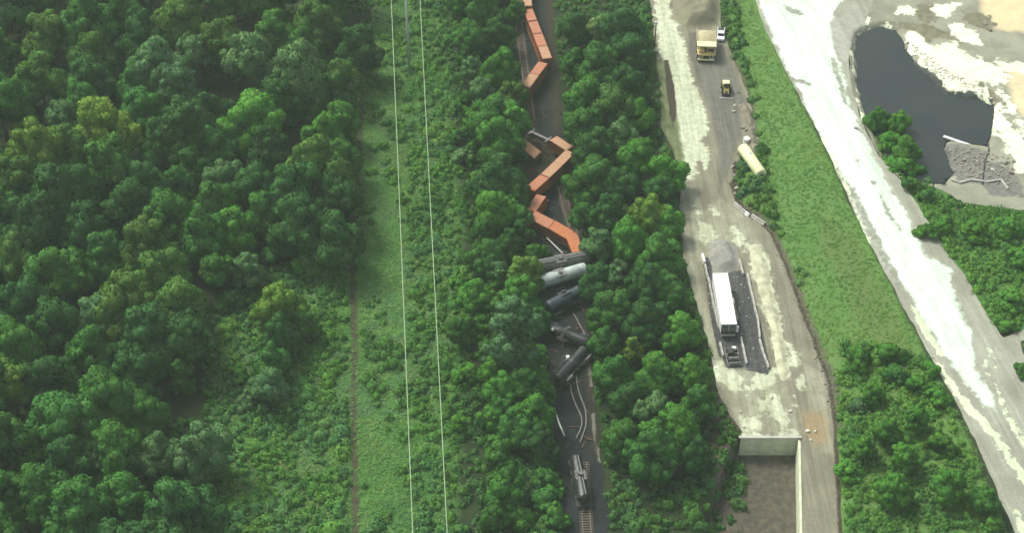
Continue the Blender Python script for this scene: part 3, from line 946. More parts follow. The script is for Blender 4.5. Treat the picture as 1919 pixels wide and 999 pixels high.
HAND = [
    # left wood: (px, py, width, hue, kind, label)
    (185, 222, 120, 'Y', 'broad', 'rounded yellow-green tree, lit on its crown, below the caption-free upper left of the wood'),
    (120, 215, 70, 'S', 'open', None), (60, 262, 110, 'Y', 'broad', 'yellow-green tree with a knobbly crown near the left edge of the wood'),
    (130, 265, 90, 'O', 'broad', None), (20, 330, 110, 'O', 'broad', None), (200, 300, 110, 'M', 'open', None),
    (110, 350, 130, 'D', 'broad', None), (240, 370, 110, 'D', 'broad', None), (60, 410, 120, 'D', 'open', None), (160, 420, 110, 'D', 'broad', None),
    (300, 250, 90, 'D', 'broad', None), (270, 330, 100, 'D', 'broad', None), (330, 335, 70, 'M', 'broad', None), (355, 300, 70, 'M', 'open', None), (345, 230, 110, 'D', 'open', None),
    (400, 265, 80, 'M', 'open', None), (470, 215, 110, 'B', 'broad', 'broad bright green tree in the upper wood left of the clearing'),
    (500, 265, 90, 'D', 'broad', None), (420, 330, 80, 'S', 'open', None), (400, 370, 90, 'M', 'broad', None), (435, 420, 90, 'B', 'broad', None),
    (590, 300, 130, 'O', 'broad', 'large olive-topped tree with ragged crown at the wood edge beside the clearing'), (560, 340, 120, 'D', 'broad', None), (625, 360, 100, 'D', 'broad', None), (560, 400, 120, 'D', 'broad', None), (640, 290, 80, 'M', 'open', None),
    (480, 340, 90, 'D', 'broad', None), (490, 390, 80, 'M', 'open', None),
    (610, 240, 90, 'B', 'open', None), (560, 205, 90, 'M', 'low', None), (640, 215, 70, 'B', 'open', None),
    (295, 505, 110, 'O', 'broad', 'big dome-crowned olive tree, tallest in the middle of the left wood'), (230, 560, 130, 'O', 'broad', None), (330, 560, 120, 'O', 'broad', None), (180, 590, 100, 'S', 'open', None), (270, 620, 130, 'D', 'broad', None), (350, 630, 100, 'D', 'open', None), (170, 640, 100, 'M', 'open', None),
    (190, 470, 100, 'M', 'broad', None), (100, 500, 120, 'M', 'broad', None), (20, 470, 100, 'O', 'broad', None), (40, 560, 120, 'D', 'broad', None), (30, 640, 110, 'M', 'broad', None), (100, 600, 100, 'D', 'open', None), (20, 720, 90, 'Y', 'open', None), (90, 700, 110, 'D', 'broad', None),
    (200, 740, 120, 'M', 'broad', None), (120, 790, 130, 'M', 'broad', None), (270, 770, 90, 'M', 'broad', None), (40, 830, 110, 'M', 'open', None), (210, 830, 120, 'M', 'broad', None), (290, 840, 90, 'S', 'open', None), (250, 690, 100, 'D', 'broad', None),
    (373, 832, 115, 'S', 'broad', 'silvery green round tree at the bottom of the left wood by the bright undergrowth'),
    (338, 700, 50, 'M', 'tall', 'slim pointed tree standing alone at the edge of the left wood'),
    (463, 497, 66, 'S', 'broad', 'silvery round tree at the head of the lower clearing'), (405, 500, 70, 'M', 'open', None), (520, 470, 60, 'M', 'low', None), (575, 490, 60, 'B', 'low', None),
    (525, 562, 92, 'Y', 'broad', 'yellow-topped dark tree standing in the open undergrowth'), (520, 620, 80, 'D', 'broad', None), (570, 600, 55, 'M', 'open', None),
    (505, 668, 70, 'M', 'open', None), (505, 712, 74, 'S', 'broad', 'grey-green bushy tree in the middle of the lower clearing'), (470, 740, 55, 'S', 'low', None), (535, 765, 60, 'M', 'low', None), (450, 700, 50, 'M', 'low', None),
    (430, 560, 60, 'M', 'low', None),
    # strip between the clearing and the railway
    (940, 118, 80, 'B', 'broad', 'bright yellow-green round tree beside the topmost container car'), (925, 205, 90, 'M', 'broad', None), (960, 170, 60, 'O', 'broad', None), (935, 245, 90, 'B', 'broad', None), (960, 220, 70, 'B', 'open', None),
    (905, 165, 60, 'S', 'open', None), (880, 60, 70, 'M', 'broad', None), (930, 55, 60, 'D', 'broad', None), (935, 320, 90, 'D', 'broad', None), (900, 340, 70, 'M', 'open', None), (868, 292, 56, 'S', 'low', None), (870, 250, 60, 'D', 'open', None),
    (930, 380, 80, 'B', 'broad', None), (965, 360, 60, 'M', 'broad', None), (915, 470, 70, 'M', 'broad', 'small dark round tree left of the orange cars'), (955, 450, 60, 'D', 'broad', None), (975, 430, 50, 'D', 'open', None), (935, 505, 46, 'S', 'open', None),
    (985, 500, 70, 'Y', 'broad', None), (975, 545, 80, 'B', 'broad', 'bright yellow-green tree against the end of the white tank car'), (1000, 470, 50, 'B', 'low', None),
    (961, 618, 112, 'S', 'tall', 'tall silver-leaved tree with drooping boughs beside the derailed tank cars'), (890, 545, 80, 'M', 'broad', None), (870, 610, 70, 'D', 'broad', None), (900, 600, 60, 'M', 'open', None), (862, 530, 46, 'M', 'low', None),
    (985, 710, 75, 'M', 'broad', None), (940, 720, 70, 'B', 'broad', None), (1005, 760, 80, 'B', 'open', None), (970, 790, 80, 'M', 'broad', None), (1010, 820, 70, 'D', 'broad', None), (920, 780, 60, 'B', 'low', None), (940, 840, 70, 'M', 'low', None), (875, 700, 60, 'M', 'low', None), (860, 790, 60, 'M', 'low', None),
    # strip between the railway and the yard
    (1124, 47, 52, 'P', 'broad', 'small pale round tree standing out of the dark wood near the top'), (1100, 62, 34, 'P', 'low', None), (1170, 40, 90, 'D', 'broad', None), (1080, 40, 60, 'D', 'broad', None), (1178, 92, 76, 'D', 'broad', None), (1120, 110, 90, 'M', 'broad', None), (1080, 105, 60, 'M', 'open', None),
    (1178, 150, 86, 'D', 'broad', 'large dark tree in shade beside the upper pale track'), (1100, 170, 90, 'M', 'broad', None), (1145, 195, 90, 'O', 'broad', None), (1192, 205, 66, 'B', 'open', None), (1090, 230, 80, 'M', 'open', None), (1160, 245, 70, 'S', 'open', 'silvery tree with upright tufts in the middle of the right wood'),
    (1120, 270, 90, 'D', 'broad', None), (1190, 290, 80, 'B', 'open', None), (1110, 330, 90, 'M', 'broad', None), (1160, 340, 80, 'D', 'broad', None), (1245, 315, 80, 'B', 'broad', 'yellowish tree at the yard edge below the bare verge'), (1240, 355, 70, 'D', 'broad', None), (1215, 390, 80, 'Y', 'broad', None), (1140, 390, 80, 'D', 'broad', None), (1095, 400, 60, 'M', 'open', None), (1255, 410, 60, 'B', 'open', None),
    (1180, 440, 80, 'B', 'broad', None), (1120, 450, 60, 'S', 'open', None), (1235, 470, 90, 'M', 'broad', None), (1165, 500, 70, 'S', 'low', 'pale round-topped tree right of the white tank car'), (1115, 520, 70, 'D', 'open', None), (1210, 520, 80, 'D', 'broad', None), (1260, 540, 70, 'M', 'broad', None),
    (1140, 570, 80, 'M', 'broad', None), (1210, 590, 90, 'D', 'broad', None), (1275, 610, 80, 'B', 'broad', None), (1185, 652, 44, 'Y', 'tall', 'narrow yellow-green tree with a pointed top in the lower right wood'), (1150, 690, 80, 'M', 'broad', None), (1130, 630, 60, 'M', 'open', None), (1235, 690, 90, 'B', 'broad', None), (1295, 690, 80, 'B', 'broad', None), (1180, 740, 80, 'D', 'broad', None),
    (1230, 770, 80, 'S', 'open', None), (1265, 790, 100, 'B', 'broad', 'wide bright tree with sprawling boughs near the foot of the yard bank'), (1170, 810, 80, 'M', 'broad', None), (1225, 835, 100, 'M', 'broad', None), (1305, 750, 70, 'M', 'open', None), (1300, 840, 70, 'D', 'broad', None), (1160, 850, 60, 'D', 'low', None),
    # shrubs by the lower bank and the pond
    (1638, 730, 52, 'B', 'broad', 'bright round shrub-tree standing above the lower right thicket'), (1610, 670, 70, 'M', 'low', None), (1670, 660, 70, 'M', 'low', None), (1720, 720, 60, 'M', 'low', None), (1665, 800, 66, 'B', 'broad', 'round mid-green tree in the lower right thicket'), (1720, 780, 60, 'B', 'open', None), (1610, 760, 50, 'S', 'low', None), (1620, 830, 60, 'M', 'open', None), (1700, 850, 64, 'M', 'open', None), (1760, 740, 60, 'B', 'low', None), (1765, 830, 70, 'M', 'low', None), (1680, 700, 60, 'D', 'low', None), (1745, 690, 50, 'B', 'low', None), (1590, 880, 70, 'M', 'low', None), (1680, 910, 80, 'M', 'broad', None), (1780, 900, 80, 'M', 'broad', None), (1850, 930, 70, 'D', 'broad', None), (1860, 980, 60, 'M', 'low', None),
    (1644, 215, 44, 'M', 'broad', 'leafy tree at the near left corner of the dark pond'), (1685, 222, 44, 'B', 'broad', 'bright tree leaning over the dark pond'), (1668, 262, 60, 'B', 'low', None), (1700, 270, 52, 'B', 'broad', None), (1690, 310, 60, 'B', 'low', None), (1720, 320, 40, 'M', 'low', None), (1742, 340, 28, 'S', 'low', 'small pale shrub beside the ruined concrete slab'), (1710, 345, 44, 'M', 'low', None), (1650, 245, 34, 'D', 'low', None), (1735, 365, 40, 'M', 'low', None),
    (1770, 420, 46, 'B', 'low', None), (1830, 430, 60, 'B', 'low', None), (1890, 425, 50, 'B', 'low', None), (1900, 560, 56, 'B', 'low', None), (1915, 480, 50, 'B', 'low', None), (1740, 430, 40, 'B', 'low', None), (1915, 690, 40, 'D', 'low', None), (1890, 610, 40, 'B', 'low', None),
]
LABEL_FIX = {'rounded yellow-green tree, lit on its crown, below the caption-free upper left of the wood': 'rounded yellow-green tree with a sunlit crown in the upper left wood'}
for t in HAND:
    if t[0] > 1570 and t[1] > 600:               # the thicket by the road is low and light
        t = (t[0], t[1], t[2] * 0.78, {'D': 'M', 'M': 'B'}.get(t[3], t[3]), t[4], t[5])
    elif 790 < t[0] < 905 and t[1] > 120:
        t = (t[0], t[1], t[2] * 0.85, {'D': 'M', 'M': 'B'}.get(t[3], t[3]), 'low' if t[4] == 'open' else t[4], t[5])
    tree(t[0], t[1], t[2], t[3], t[4], None, LABEL_FIX.get(t[5], t[5]))

# fill the woods between the trees placed one by one
FILL = [
    ([(-120, -90), (670, -90), (668, 300), (640, 440), (560, 480), (400, 480), (390, 700), (330, 740), (340, 900), (360, 1100), (-120, 1100)], 112, 'DDMMMOS', ['broad', 'open', 'open'], 0.64),
    ([(850, -60), (966, -60), (974, 150), (978, 300), (990, 420), (1008, 560), (1014, 700), (1042, 800), (1052, 1060), (925, 1060), (915, 800), (905, 500), (880, 250), (860, 60)], 56, 'MMBBMS', ['broad', 'open', 'low'], 0.66),
    ([(1050, -60), (1205, -60), (1196, 60), (1205, 230), (1262, 330), (1275, 480), (1320, 660), (1330, 760), (1360, 860), (1380, 1040), (1160, 1040), (1125, 860), (1115, 640), (1078, 420), (1056, 200)], 74, 'MMDBBS', ['broad', 'open', 'open'], 0.64),
    ([(380, 880), (880, 880), (880, 1080), (360, 1080)], 90, 'MB', ['low', 'broad'], 0.8),
    ([(1600, 640), (1740, 660), (1840, 900), (1880, 1040), (1590, 1040), (1580, 800)], 56, 'MBBM', ['low', 'low', 'open'], 0.8),
]
rr = random.Random(3)


def in_poly(px, py, P):
    return float(sdf(np.array([px], float), np.array([py], float), P)[0]) > 0


for P, wpx, hs, kinds, sep in FILL:
    xs_, ys_ = [p[0] for p in P], [p[1] for p in P]
    for _ in range(900):
        px, py = rr.uniform(min(xs_), max(xs_)), rr.uniform(min(ys_), max(ys_))
        ww = wpx * rr.uniform(0.75, 1.2) * (0.86 + 0.28 * py / 1000)
        if not in_poly(px, py, P):
            continue
        if any(math.hypot(px - q['px'], (py - q['py']) * 1.35) < sep * 0.5 * (ww + q['w']) for q in TREES):
            continue
        if len(TREES) > 296:
            break
        tree(px, py, ww, rr.choice(hs), rr.choice(kinds))
print('TREES', len(TREES))


# names that single the trees out: kind, look, and where they grow
def zone_of(px, py):
    if px < 670 and py < 455 or px < 400:
        a = 'the left wood'
        v = ['at the top of', 'in the upper part of', 'in the middle of', 'in the lower part of', 'at the bottom of'][min(4, int(max(py, 0) / 200))]
        h_ = ' near the left edge' if px < 170 else (' towards its centre' if px < 420 else ' by the clearing')
        return v + ' ' + a + h_
    if px < 800:
        return 'in the open clearing ' + ('above' if py < 560 else ('around' if py < 700 else 'below')) + ' the lone dark trees'
    if px < 1055:
        v = ['beside the topmost container cars', 'beside the empty flat wagon', 'left of the zigzag orange containers', 'left of the derailed tank cars', 'left of the bent rails', 'below the bent rails'][min(5, int(max(py, 0) / 172))]
        return v + (' along the rail bed' if px > 930 else ' set back from the rail bed')
    if px < 1390:
        v = ['beside the pale upper track', 'level with the pole-side verge', 'right of the zigzag orange containers', 'right of the tank car pile', 'between bent rails and the white trailer yard', 'below the yard bank'][min(5, int(max(py, 0) / 172))]
        return v + (' on the yard side' if px > 1200 else ' on the railway side')
    if py < 400:
        return 'beside the dark pond'
    if px > 1700 and py < 640:
        return 'on the green slope right of the white haul road'
    return 'in the thicket left of the haul road, ' + ('upper side' if py < 760 else 'lower side')


cnt = {}
for t in TREES:
    if not t['label']:
        size = 'small' if t['w'] < 62 else ('large' if t['w'] > 105 else 'medium')
        noun = {'low': 'bushy shrub', 'tall': 'slender tree', 'open': 'ragged-crowned tree', 'broad': 'round-crowned tree'}[t['kind']]
        t['label'] = '%s %s %s %s' % (size, t['hue'], noun, zone_of(t['px'], t['py']))
        t['auto'] = True
    cnt.setdefault(t['label'], []).append(t)
for lab, L_ in cnt.items():
    if len(L_) > 1:
        L_.sort(key=lambda q: q['py'])
        if len(L_) == 2:
            for q, wd in zip(L_, ('farther', 'nearer')):
                q['label'] = wd + ' ' + lab
        elif len(L_) == 3:
            for q, wd in zip(L_, ('farthest', 'middle', 'nearest')):
                q['label'] = wd + ' ' + lab
        else:
            L_.sort(key=lambda q: q['px'])
            n_ = len(L_)
            for k_, q in enumerate(L_):
                wd = 'leftmost' if k_ == 0 else 'rightmost' if k_ == n_ - 1 else ['', 'second', 'third', 'fourth', 'fifth', 'sixth', 'seventh', 'eighth'][k_] + ' from left'
                q['label'] = wd + ' ' + lab
for t in TREES:
    low = t['kind'] == 'low'
    z = t['px']
    g = 'trees of the left wood' if z < 670 else 'trees between clearing and railway' if z < 1055 else 'trees between railway and yard' if z < 1390 else 'trees and shrubs by the haul road'
    tag(t['o'], ' '.join(t['label'].split()[:16]), 'shrub' if low else 'tree', g)


def clumps(name, pts, rad, hgt, tint, n_per, size, seed, up=0.0, dome=True, jit=0.42):
    """many low leafy clumps as one mesh: leaf quads over a lumpy solid hump each; pts (n,3)"""
    rng = np.random.default_rng(seed)
    n = len(pts)
    d = rng.normal(0, 1, (n, n_per, 3))
    d[:, :, 2] = np.abs(d[:, :, 2]) + 0.15
    d /= np.linalg.norm(d, axis=2)[:, :, None]
    wob = rng.uniform(0.72, 1.22, (n, n_per, 1))
    S = np.stack([rad * rng.uniform(0.7, 1.3, n), rad * rng.uniform(0.7, 1.3, n), hgt], 1)[:, None, :]
    P = (pts[:, None, :] + d * wob * S).reshape(-1, 3)
    N = d.reshape(-1, 3)
    V = cards(P, N + np.array([0, 0, up]), size, rng, jit)
    Nn = np.repeat(N + rng.normal(0, 0.22, N.shape), 4, 0) + rng.normal(0, 0.1, (len(V), 3)) + np.array([0, 0, up])
    Q = np.arange(len(V)).reshape(-1, 4)
    T = np.repeat(tint, n_per * 4, 0)
    T = T * np.repeat(rng.uniform(0.88, 1.12, (n * n_per, 1)), 4, 0)
    if dome:
        K, R_ = 7, 3
        dv = []
        for a in range(R_ + 1):
            el = pi / 2 * a / R_ * 0.92
            for k in range(K):
                dv.append((cos(el) * cos(2 * pi * k / K), cos(el) * sin(2 * pi * k / K), sin(el)))
        dv = np.array(dv)
        df = np.array([(a * K + k, a * K + (k + 1) % K, (a + 1) * K + (k + 1) % K, (a + 1) * K + k) for a in range(R_) for k in range(K)])
        DV = pts[:, None, :] + dv[None] * S * rng.uniform(0.55, 0.86, (n, len(dv), 1))
        DF = df[None] + (np.arange(n) * len(dv))[:, None, None] + len(V)
        V = np.concatenate([V, DV.reshape(-1, 3)])
        Q = np.concatenate([Q, DF.reshape(-1, 4)])
        Nn = np.concatenate([Nn, np.tile(dv, (n, 1)) + np.array([0, 0, up])])
        T = np.concatenate([T, np.repeat(tint, len(dv), 0)])
    Nn /= np.linalg.norm(Nn, axis=1)[:, None]
    print(name, n, len(Q))
    return tag(fast_mesh(name, V, Q, M['leaf_attr'], tint=T, normals=Nn))


def scatter(n, x0, x1, y0, y1, test, seed):
    rng = np.random.default_rng(seed)
    X, Y = rng.uniform(x0, x1, n), rng.uniform(y0, y1, n)
    k = test(X, Y)
    return X[k], Y[k]


def hue_mix(X, Y, s, seed, cols):
    """plant colour changes from patch to patch"""
    a = fbm(X, Y, s, seed) + 0.25 * fbm(X, Y, s / 5, seed + 50)
    t = np.clip(a * 1.9 + 0.5, 0, 0.999) * (len(cols) - 1)
    i = np.floor(t).astype(int)
    f = (t - i)[:, None]
    C = np.array(cols)
    return C[i] * (1 - f) + C[np.minimum(i + 1, len(cols) - 1)] * f


cw = gpoly(CLEARING)
tw = gpoly(TRACK_PX[0])
yl = gpoly(YARD)
bed_l = bedp
rdp = gpoly(ROAD)
spp = gpoly(SPOIL)


def outside(X, Y):
    return (sdf(X, Y, yl) < -0.4) & (sdf(X, Y, rdp) < -0.5) & (sdf(X, Y, spp) < -0.5) & (sdf(X, Y, bed_l) < -0.6)


# brush of the clearing and the wood margins
X, Y = scatter(24000, -150, 60, -120, 180, lambda a, b: outside(a, b) & (sdf(a, b, tw) < -0.8) & ((sdf(a, b, cw) > -2) | (a > -22) | (fbm(a, b, 4, 77) > 0.05)), 5)
den = fbm(X, Y, 9, 31)
keep = den > -0.42
swp = gpoly([(672, 170), (700, 40), (730, -90), (775, -90), (770, 200), (765, 420), (762, 560), (772, 700), (770, 860), (770, 1080), (672, 1080), (672, 860), (674, 600), (668, 430)])
keep &= (sdf(X, Y, swp) < -0.3) | (fbm(X, Y, 5, 123) > 0.07)
X, Y = X[keep], Y[keep]
rad = 0.5 + 2.1 * np.clip(fbm(X, Y, 5, 8) + 0.35, 0, 1) * RNG.uniform(.25, 1.3, len(X))
tint = hue_mix(X, Y, 16, 61, [(0.046, 0.150, 0.040), (0.062, 0.190, 0.038), (0.085, 0.245, 0.040), (0.066, 0.195, 0.070), (0.105, 0.255, 0.045)])
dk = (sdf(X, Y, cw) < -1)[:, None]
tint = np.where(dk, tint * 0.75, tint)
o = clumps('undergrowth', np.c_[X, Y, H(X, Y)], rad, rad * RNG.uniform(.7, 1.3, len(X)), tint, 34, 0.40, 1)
tag(o, 'rough green brush covering the cleared strip and the wood margins', 'undergrowth', kind='stuff')
X, Y = scatter(48000, -70, 5, -130, 185, lambda a, b: outside(a, b) & (sdf(a, b, tw) < 0.15) & ((sdf(a, b, swp) > -1.0) | (sdf(a, b, cw) > 0)), 15)
rad = 0.3 + 0.45 * RNG.uniform(0, 1, len(X))
tint = hue_mix(X, Y, 10, 66, [(0.060, 0.165, 0.045), (0.078, 0.205, 0.048), (0.115, 0.240, 0.065), (0.085, 0.20, 0.085), (0.10, 0.19, 0.06)])
o = clumps('grass', np.c_[X, Y, H(X, Y)], rad, rad * 0.4, tint, 6, 0.36, 12, 1.8, False, 0.3)
tag(o, 'pale green low grass along the power line clearing beside the track', 'grass', kind='stuff')
# grass and weeds on the slope between yard and haul road and beyond the road
bsp = gpoly(BANKSIDE[0])
X, Y = scatter(60000, 20, 160, -135, 185, lambda a, b: outside(a, b) & (a > xline(EDGE_W, b)), 6)
f1 = fbm(X, Y, 7, 91)
rad = 0.22 + 0.35 * RNG.uniform(0, 1, len(X))
tint = hue_mix(X, Y, 12, 64, [(0.075, 0.185, 0.040), (0.090, 0.215, 0.044), (0.115, 0.225, 0.050), (0.100, 0.20, 0.045)])
o = clumps('grass', np.c_[X, Y, H(X, Y)], rad, rad * 0.35, tint, 5, 0.32, 2, 2.5, False, 0.25)
tag(o, 'bright green grass on the slope beside the white haul road', 'grass', kind='stuff')
X, Y = scatter(6500, 20, 160, -135, 150, lambda a, b: outside(a, b) & (a > xline(EDGE_W, b)) & (fbm(a, b, 6, 17) > 0.16), 7)
wd = xline(EDGE_W, Y)
keep = ((X - wd) < 2.5 + 7 * (fbm(X, Y, 14, 5) + .5))
X, Y = X[keep], Y[keep]
rad = RNG.uniform(0.6, 1.5, len(X))
tint = hue_mix(X, Y, 9, 68, [(0.070, 0.18, 0.042), (0.085, 0.21, 0.044), (0.105, 0.24, 0.048), (0.085, 0.20, 0.07)])
o = clumps('weeds', np.c_[X, Y, H(X, Y)], rad, rad * 0.8, tint, 24, 0.32, 3)
tag(o, 'darker weed clumps growing on the grassy slope by the yard edge', 'weeds', kind='stuff')
thk = gpoly([(1575, 640), (1640, 650), (1735, 670), (1800, 800), (1850, 930), (1885, 1060), (1590, 1060), (1578, 860), (1565, 740)])
X, Y = scatter(9000, 20, 120, -135, 20, lambda a, b: outside(a, b) & (sdf(a, b, thk) > 0), 25)
X2, Y2 = scatter(16000, 60, 172, -60, 90, lambda a, b: outside(a, b) & (a > xline(EDGE_W, b) + 34) & (fbm(a, b, 7, 41) > -0.12), 26)
pnd = gpoly([(1628, 205), (1650, 200), (1700, 205), (1728, 270), (1745, 330), (1752, 362), (1720, 372), (1690, 340), (1655, 300)])
X3, Y3 = scatter(9000, 60, 130, 20, 130, lambda a, b: (sdf(a, b, pnd) > 0) & (sdf(a, b, rdp) < -0.3), 27)
X3, Y3 = X3[::2], Y3[::2]
s4 = gpoly([(1745, 372), (1800, 386), (1860, 393), (1925, 399), (2000, 402), (2000, 440), (1750, 440), (1725, 395)])
X4, Y4 = scatter(9000, 70, 172, -20, 80, lambda a, b: (sdf(a, b, s4) > 0) & (sdf(a, b, rdp) < -0.3) & (fbm(a, b, 5, 43) > -0.2), 28)
X, Y = np.r_[X, X2, X3, X4], np.r_[Y, Y2, Y3, Y4]
rad = 0.6 + 1.3 * np.clip(fbm(X, Y, 5, 8) + 0.35, 0, 1) * RNG.uniform(.5, 1.2, len(X))
tint = hue_mix(X, Y, 11, 62, [(0.060, 0.180, 0.042), (0.075, 0.215, 0.040), (0.100, 0.260, 0.042), (0.080, 0.220, 0.060)])
o = clumps('undergrowth', np.c_[X, Y, H(X, Y)], rad, rad, tint, 26, 0.34, 8)
tag(o, 'bright brush on both sides of the haul road and beside the pond', 'undergrowth', kind='stuff')
#@@PART3
# ------------------------------------------------------------------ derailed train
def line_at(p, q, z):
    a = Vector((*[float(v) for v in unproj(p[0], p[1], z)], z))
    b = Vector((*[float(v) for v in unproj(q[0], q[1], z)], z))
    return a, b, (b - a).length, math.atan2(b.y - a.y, b.x - a.x)


def gz(x, y):
    return float(H(np.array([x]), np.array([y]))[0])


CLEN, CWID, CHGT = 5.85, 2.5, 2.75


def make_container(body_m, lid_m):
    root = empty('waste_container', (0, 0, 0))
    mb = MB()
    L, W_, H_ = CLEN, CWID, CHGT
    mb.box((0, 0, H_ / 2), (L - 0.12, W_ - 0.16, H_ - 0.1), 0.02)
    for k in range(14):                        # corrugated sides
        x = -L / 2 + 0.35 + k * (L - 0.7) / 13
        for s in (-1, 1):
            mb.box((x, s * (W_ / 2 - 0.055), H_ / 2), (0.20, 0.09, H_ - 0.35), 0.02)
    for s in (-1, 1):
        mb.box((0, s * (W_ / 2 - 0.04), H_ - 0.08), (L - 0.05, 0.11, 0.15))
        mb.box((0, s * (W_ / 2 - 0.04), 0.08), (L - 0.05, 0.11, 0.16))
    for k in range(6):
        mb.box((-L / 2 + 0.03, -W_ / 2 + 0.3 + k * (W_ - 0.6) / 5, H_ / 2), (0.08, 0.16, H_ - 0.35))
    mb.build('body', body_m, root)
    lid = MB().box((0, 0, H_ + 0.0), (L - 0.42, W_ - 0.18, 0.09), 0.03)
    for k in range(5):
        lid.box((-L / 2 + 0.7 + k * (L - 1.4) / 4, 0, H_ + 0.06), (0.07, W_ - 0.3, 0.06))
    lid.build('lid', lid_m, root)
    for sx in (-1, 1):
        for sy in (-1, 1):
            MB().box((sx * (L / 2 - 0.08), sy * (W_ / 2 - 0.08), H_ / 2), (0.17, 0.17, H_ + 0.06)).build('corner_post', M['brown_orange'], root)
    for sy in (-1, 1):
        d = MB().box((L / 2 - 0.02, sy * 0.57, H_ / 2), (0.07, 1.08, H_ - 0.32), 0.01)
        d = d.build('door', body_m, root)
        MB().tube([(L / 2 + 0.05, sy * 0.3, 0.25), (L / 2 + 0.05, sy * 0.3, H_ - 0.25)], 0.035, 6).build('lock_rod', M['steel'], d)
    return root


PROTO = {k: make_container(M[a], M[b]) for k, (a, b) in {'pink': ('orange', 'lid_pink'), 'tan': ('brown_orange', 'lid_tan'), 'orange': ('orange', 'lid_orange'), 'dull': ('brown_orange', 'lid_pink')}.items()}
USED = set()


def put_container(kind, p, q, label, roll=0.0, pitch=0.0, base=1.22, zg=None, flip=False, lift=0.0):
    zt = base + CHGT + 0.3
    a, b, L, yaw = line_at(p, q, zt)
    c = (a + b) / 2
    g = gz(c.x, c.y) + 0.05
    zt = g + base + CHGT
    a, b, L, yaw = line_at(p, q, zt)
    c = (a + b) / 2
    o = PROTO[kind] if kind not in USED else clone(PROTO[kind])
    USED.add(kind)
    R = Matrix.Rotation(yaw + (pi if flip else 0), 4, 'Z') @ Matrix.Rotation(pitch, 4, 'Y') @ Matrix.Rotation(roll, 4, 'X')
    # keep the middle of the lid where the picture has it
    top = R @ Vector((0, 0, CHGT))
    o.location = Vector((c.x, c.y, zt + lift)) - top
    o.rotation_euler = R.to_euler()
    tag(o, label, 'container', 'orange waste containers on the derailed train')
    return o


def bogie(parent, x, name='bogie', m='dark_steel'):
    b = MB()
    for s in (-1, 1):
        b.prism([(-1.25, 0.42), (-1.0, 0.7), (-0.35, 0.78), (0.35, 0.78), (1.0, 0.7), (1.25, 0.42), (0.75, 0.36), (0.3, 0.3), (-0.3, 0.3), (-0.75, 0.36)], s * 0.98 - 0.07, s * 0.98 + 0.07)
    b.box((0, 0, 0.62), (0.4, 2.1, 0.3))
    for k in (-0.88, 0.88):
        b.tube([(k, -0.95, 0.46), (k, 0.95, 0.46)], 0.09, 8)
    bo = b.build(name, M[m], parent)
    bo.location = (x, 0, 0)
    for k in (-0.88, 0.88):
        for s in (-1, 1):
            w = MB().tube([(k, s * 0.66, 0.46), (k, s * 0.70, 0.46), (k, s * 0.71, 0.46), (k, s * 0.80, 0.46)], [0.50, 0.50, 0.46, 0.46], 18)
            w.build('wheel', M['rust'], bo)
    return bo


def make_flat(L, spine=False):
    root = empty('flat_wagon', (0, 0, 0))
    mb = MB()
    if spine:
        mb.box((0, 0, 0.98), (L, 0.75, 0.42), 0.04)
        n = 4
        for k in range(n):
            x = -L / 2 + 1.6 + k * (L - 3.2) / (n - 1)
            mb.box((x, 0, 1.08), (0.45, 2.7, 0.26), 0.03)
            for s in (-1, 1):
                mb.box((x, s * 1.2, 1.25), (0.3, 0.25, 0.14))
        mb.build('centre_sill', M['steel'], root)
    else:
        mb.box((0, 0, 1.13), (L, 2.65, 0.14), 0.02)
        for k in range(9):
            mb.box((-L / 2 + 0.8 + k * (L - 1.6) / 8, 0, 0.98), (0.16, 2.5, 0.18))
        mb.build('deck', M['rust'], root)
        for s in (-1, 1):
            MB().prism([(-L / 2, 1.06), (L / 2, 1.06), (L / 2, 0.9), (L / 2 - 3.5, 0.86), (L / 2 - 5, 0.6), (-L / 2 + 5, 0.6), (-L / 2 + 3.5, 0.86), (-L / 2, 0.9)], s * 1.27 - 0.06, s * 1.27 + 0.06).build('side_sill', M['brown_orange'], root)
    for s in (-1, 1):
        c = MB().box((s * (L / 2 + 0.3), 0, 0.85), (0.6, 0.22, 0.22), 0.03)
        c.box((s * (L / 2 + 0.65), 0, 0.85), (0.26, 0.36, 0.34), 0.05)
        c.build('coupler', M['dark_steel'], root)
        bogie(root, s * (L / 2 - 2.1))
    return root


def put_flat(p, q, label, z=1.2, spine=False, roll=0.0, extra=(0, 0), drop=0.0):
    a, b, L, yaw = line_at(p, q, z + 0.1)
    d = (b - a).normalized()
    a = a - d * extra[0]
    b = b + d * extra[1]
    c = (a + b) / 2
    o = make_flat((b - a).length, spine)
    o.location = (c.x, c.y, gz(c.x, c.y) + 0.03 - drop)
    R = Matrix.Rotation(yaw, 4, 'Z') @ Matrix.Rotation(roll, 4, 'X')
    o.rotation_euler = R.to_euler()
    tag(o, label, 'wagon', 'flat wagons of the derailed train')
    return o


def row(p, q, n, gap=0.05):
    out = []
    for k in range(n):
        t0, t1 = k / n, (k + 1) / n
        out.append(((p[0] + (q[0] - p[0]) * t0, p[1] + (q[1] - p[1]) * t0), (p[0] + (q[0] - p[0]) * t1, p[1] + (q[1] - p[1]) * t1)))
    return out


def car_under(p, q, label, e=(0.3, 0.3), base=1.22):
    """flat wagon under containers whose lids run from p to q in the picture"""
    a, b, L, yaw = line_at(p, q, base + CHGT + 0.05)
    d = (b - a).normalized()
    a, b = a - d * e[0], b + d * e[1]
    c = (a + b) / 2
    o = make_flat((b - a).length)
    o.location = (c.x, c.y, gz(c.x, c.y) + 0.03)
    o.rotation_euler = (0, 0, yaw)
    tag(o, label, 'wagon', 'flat wagons of the derailed train')


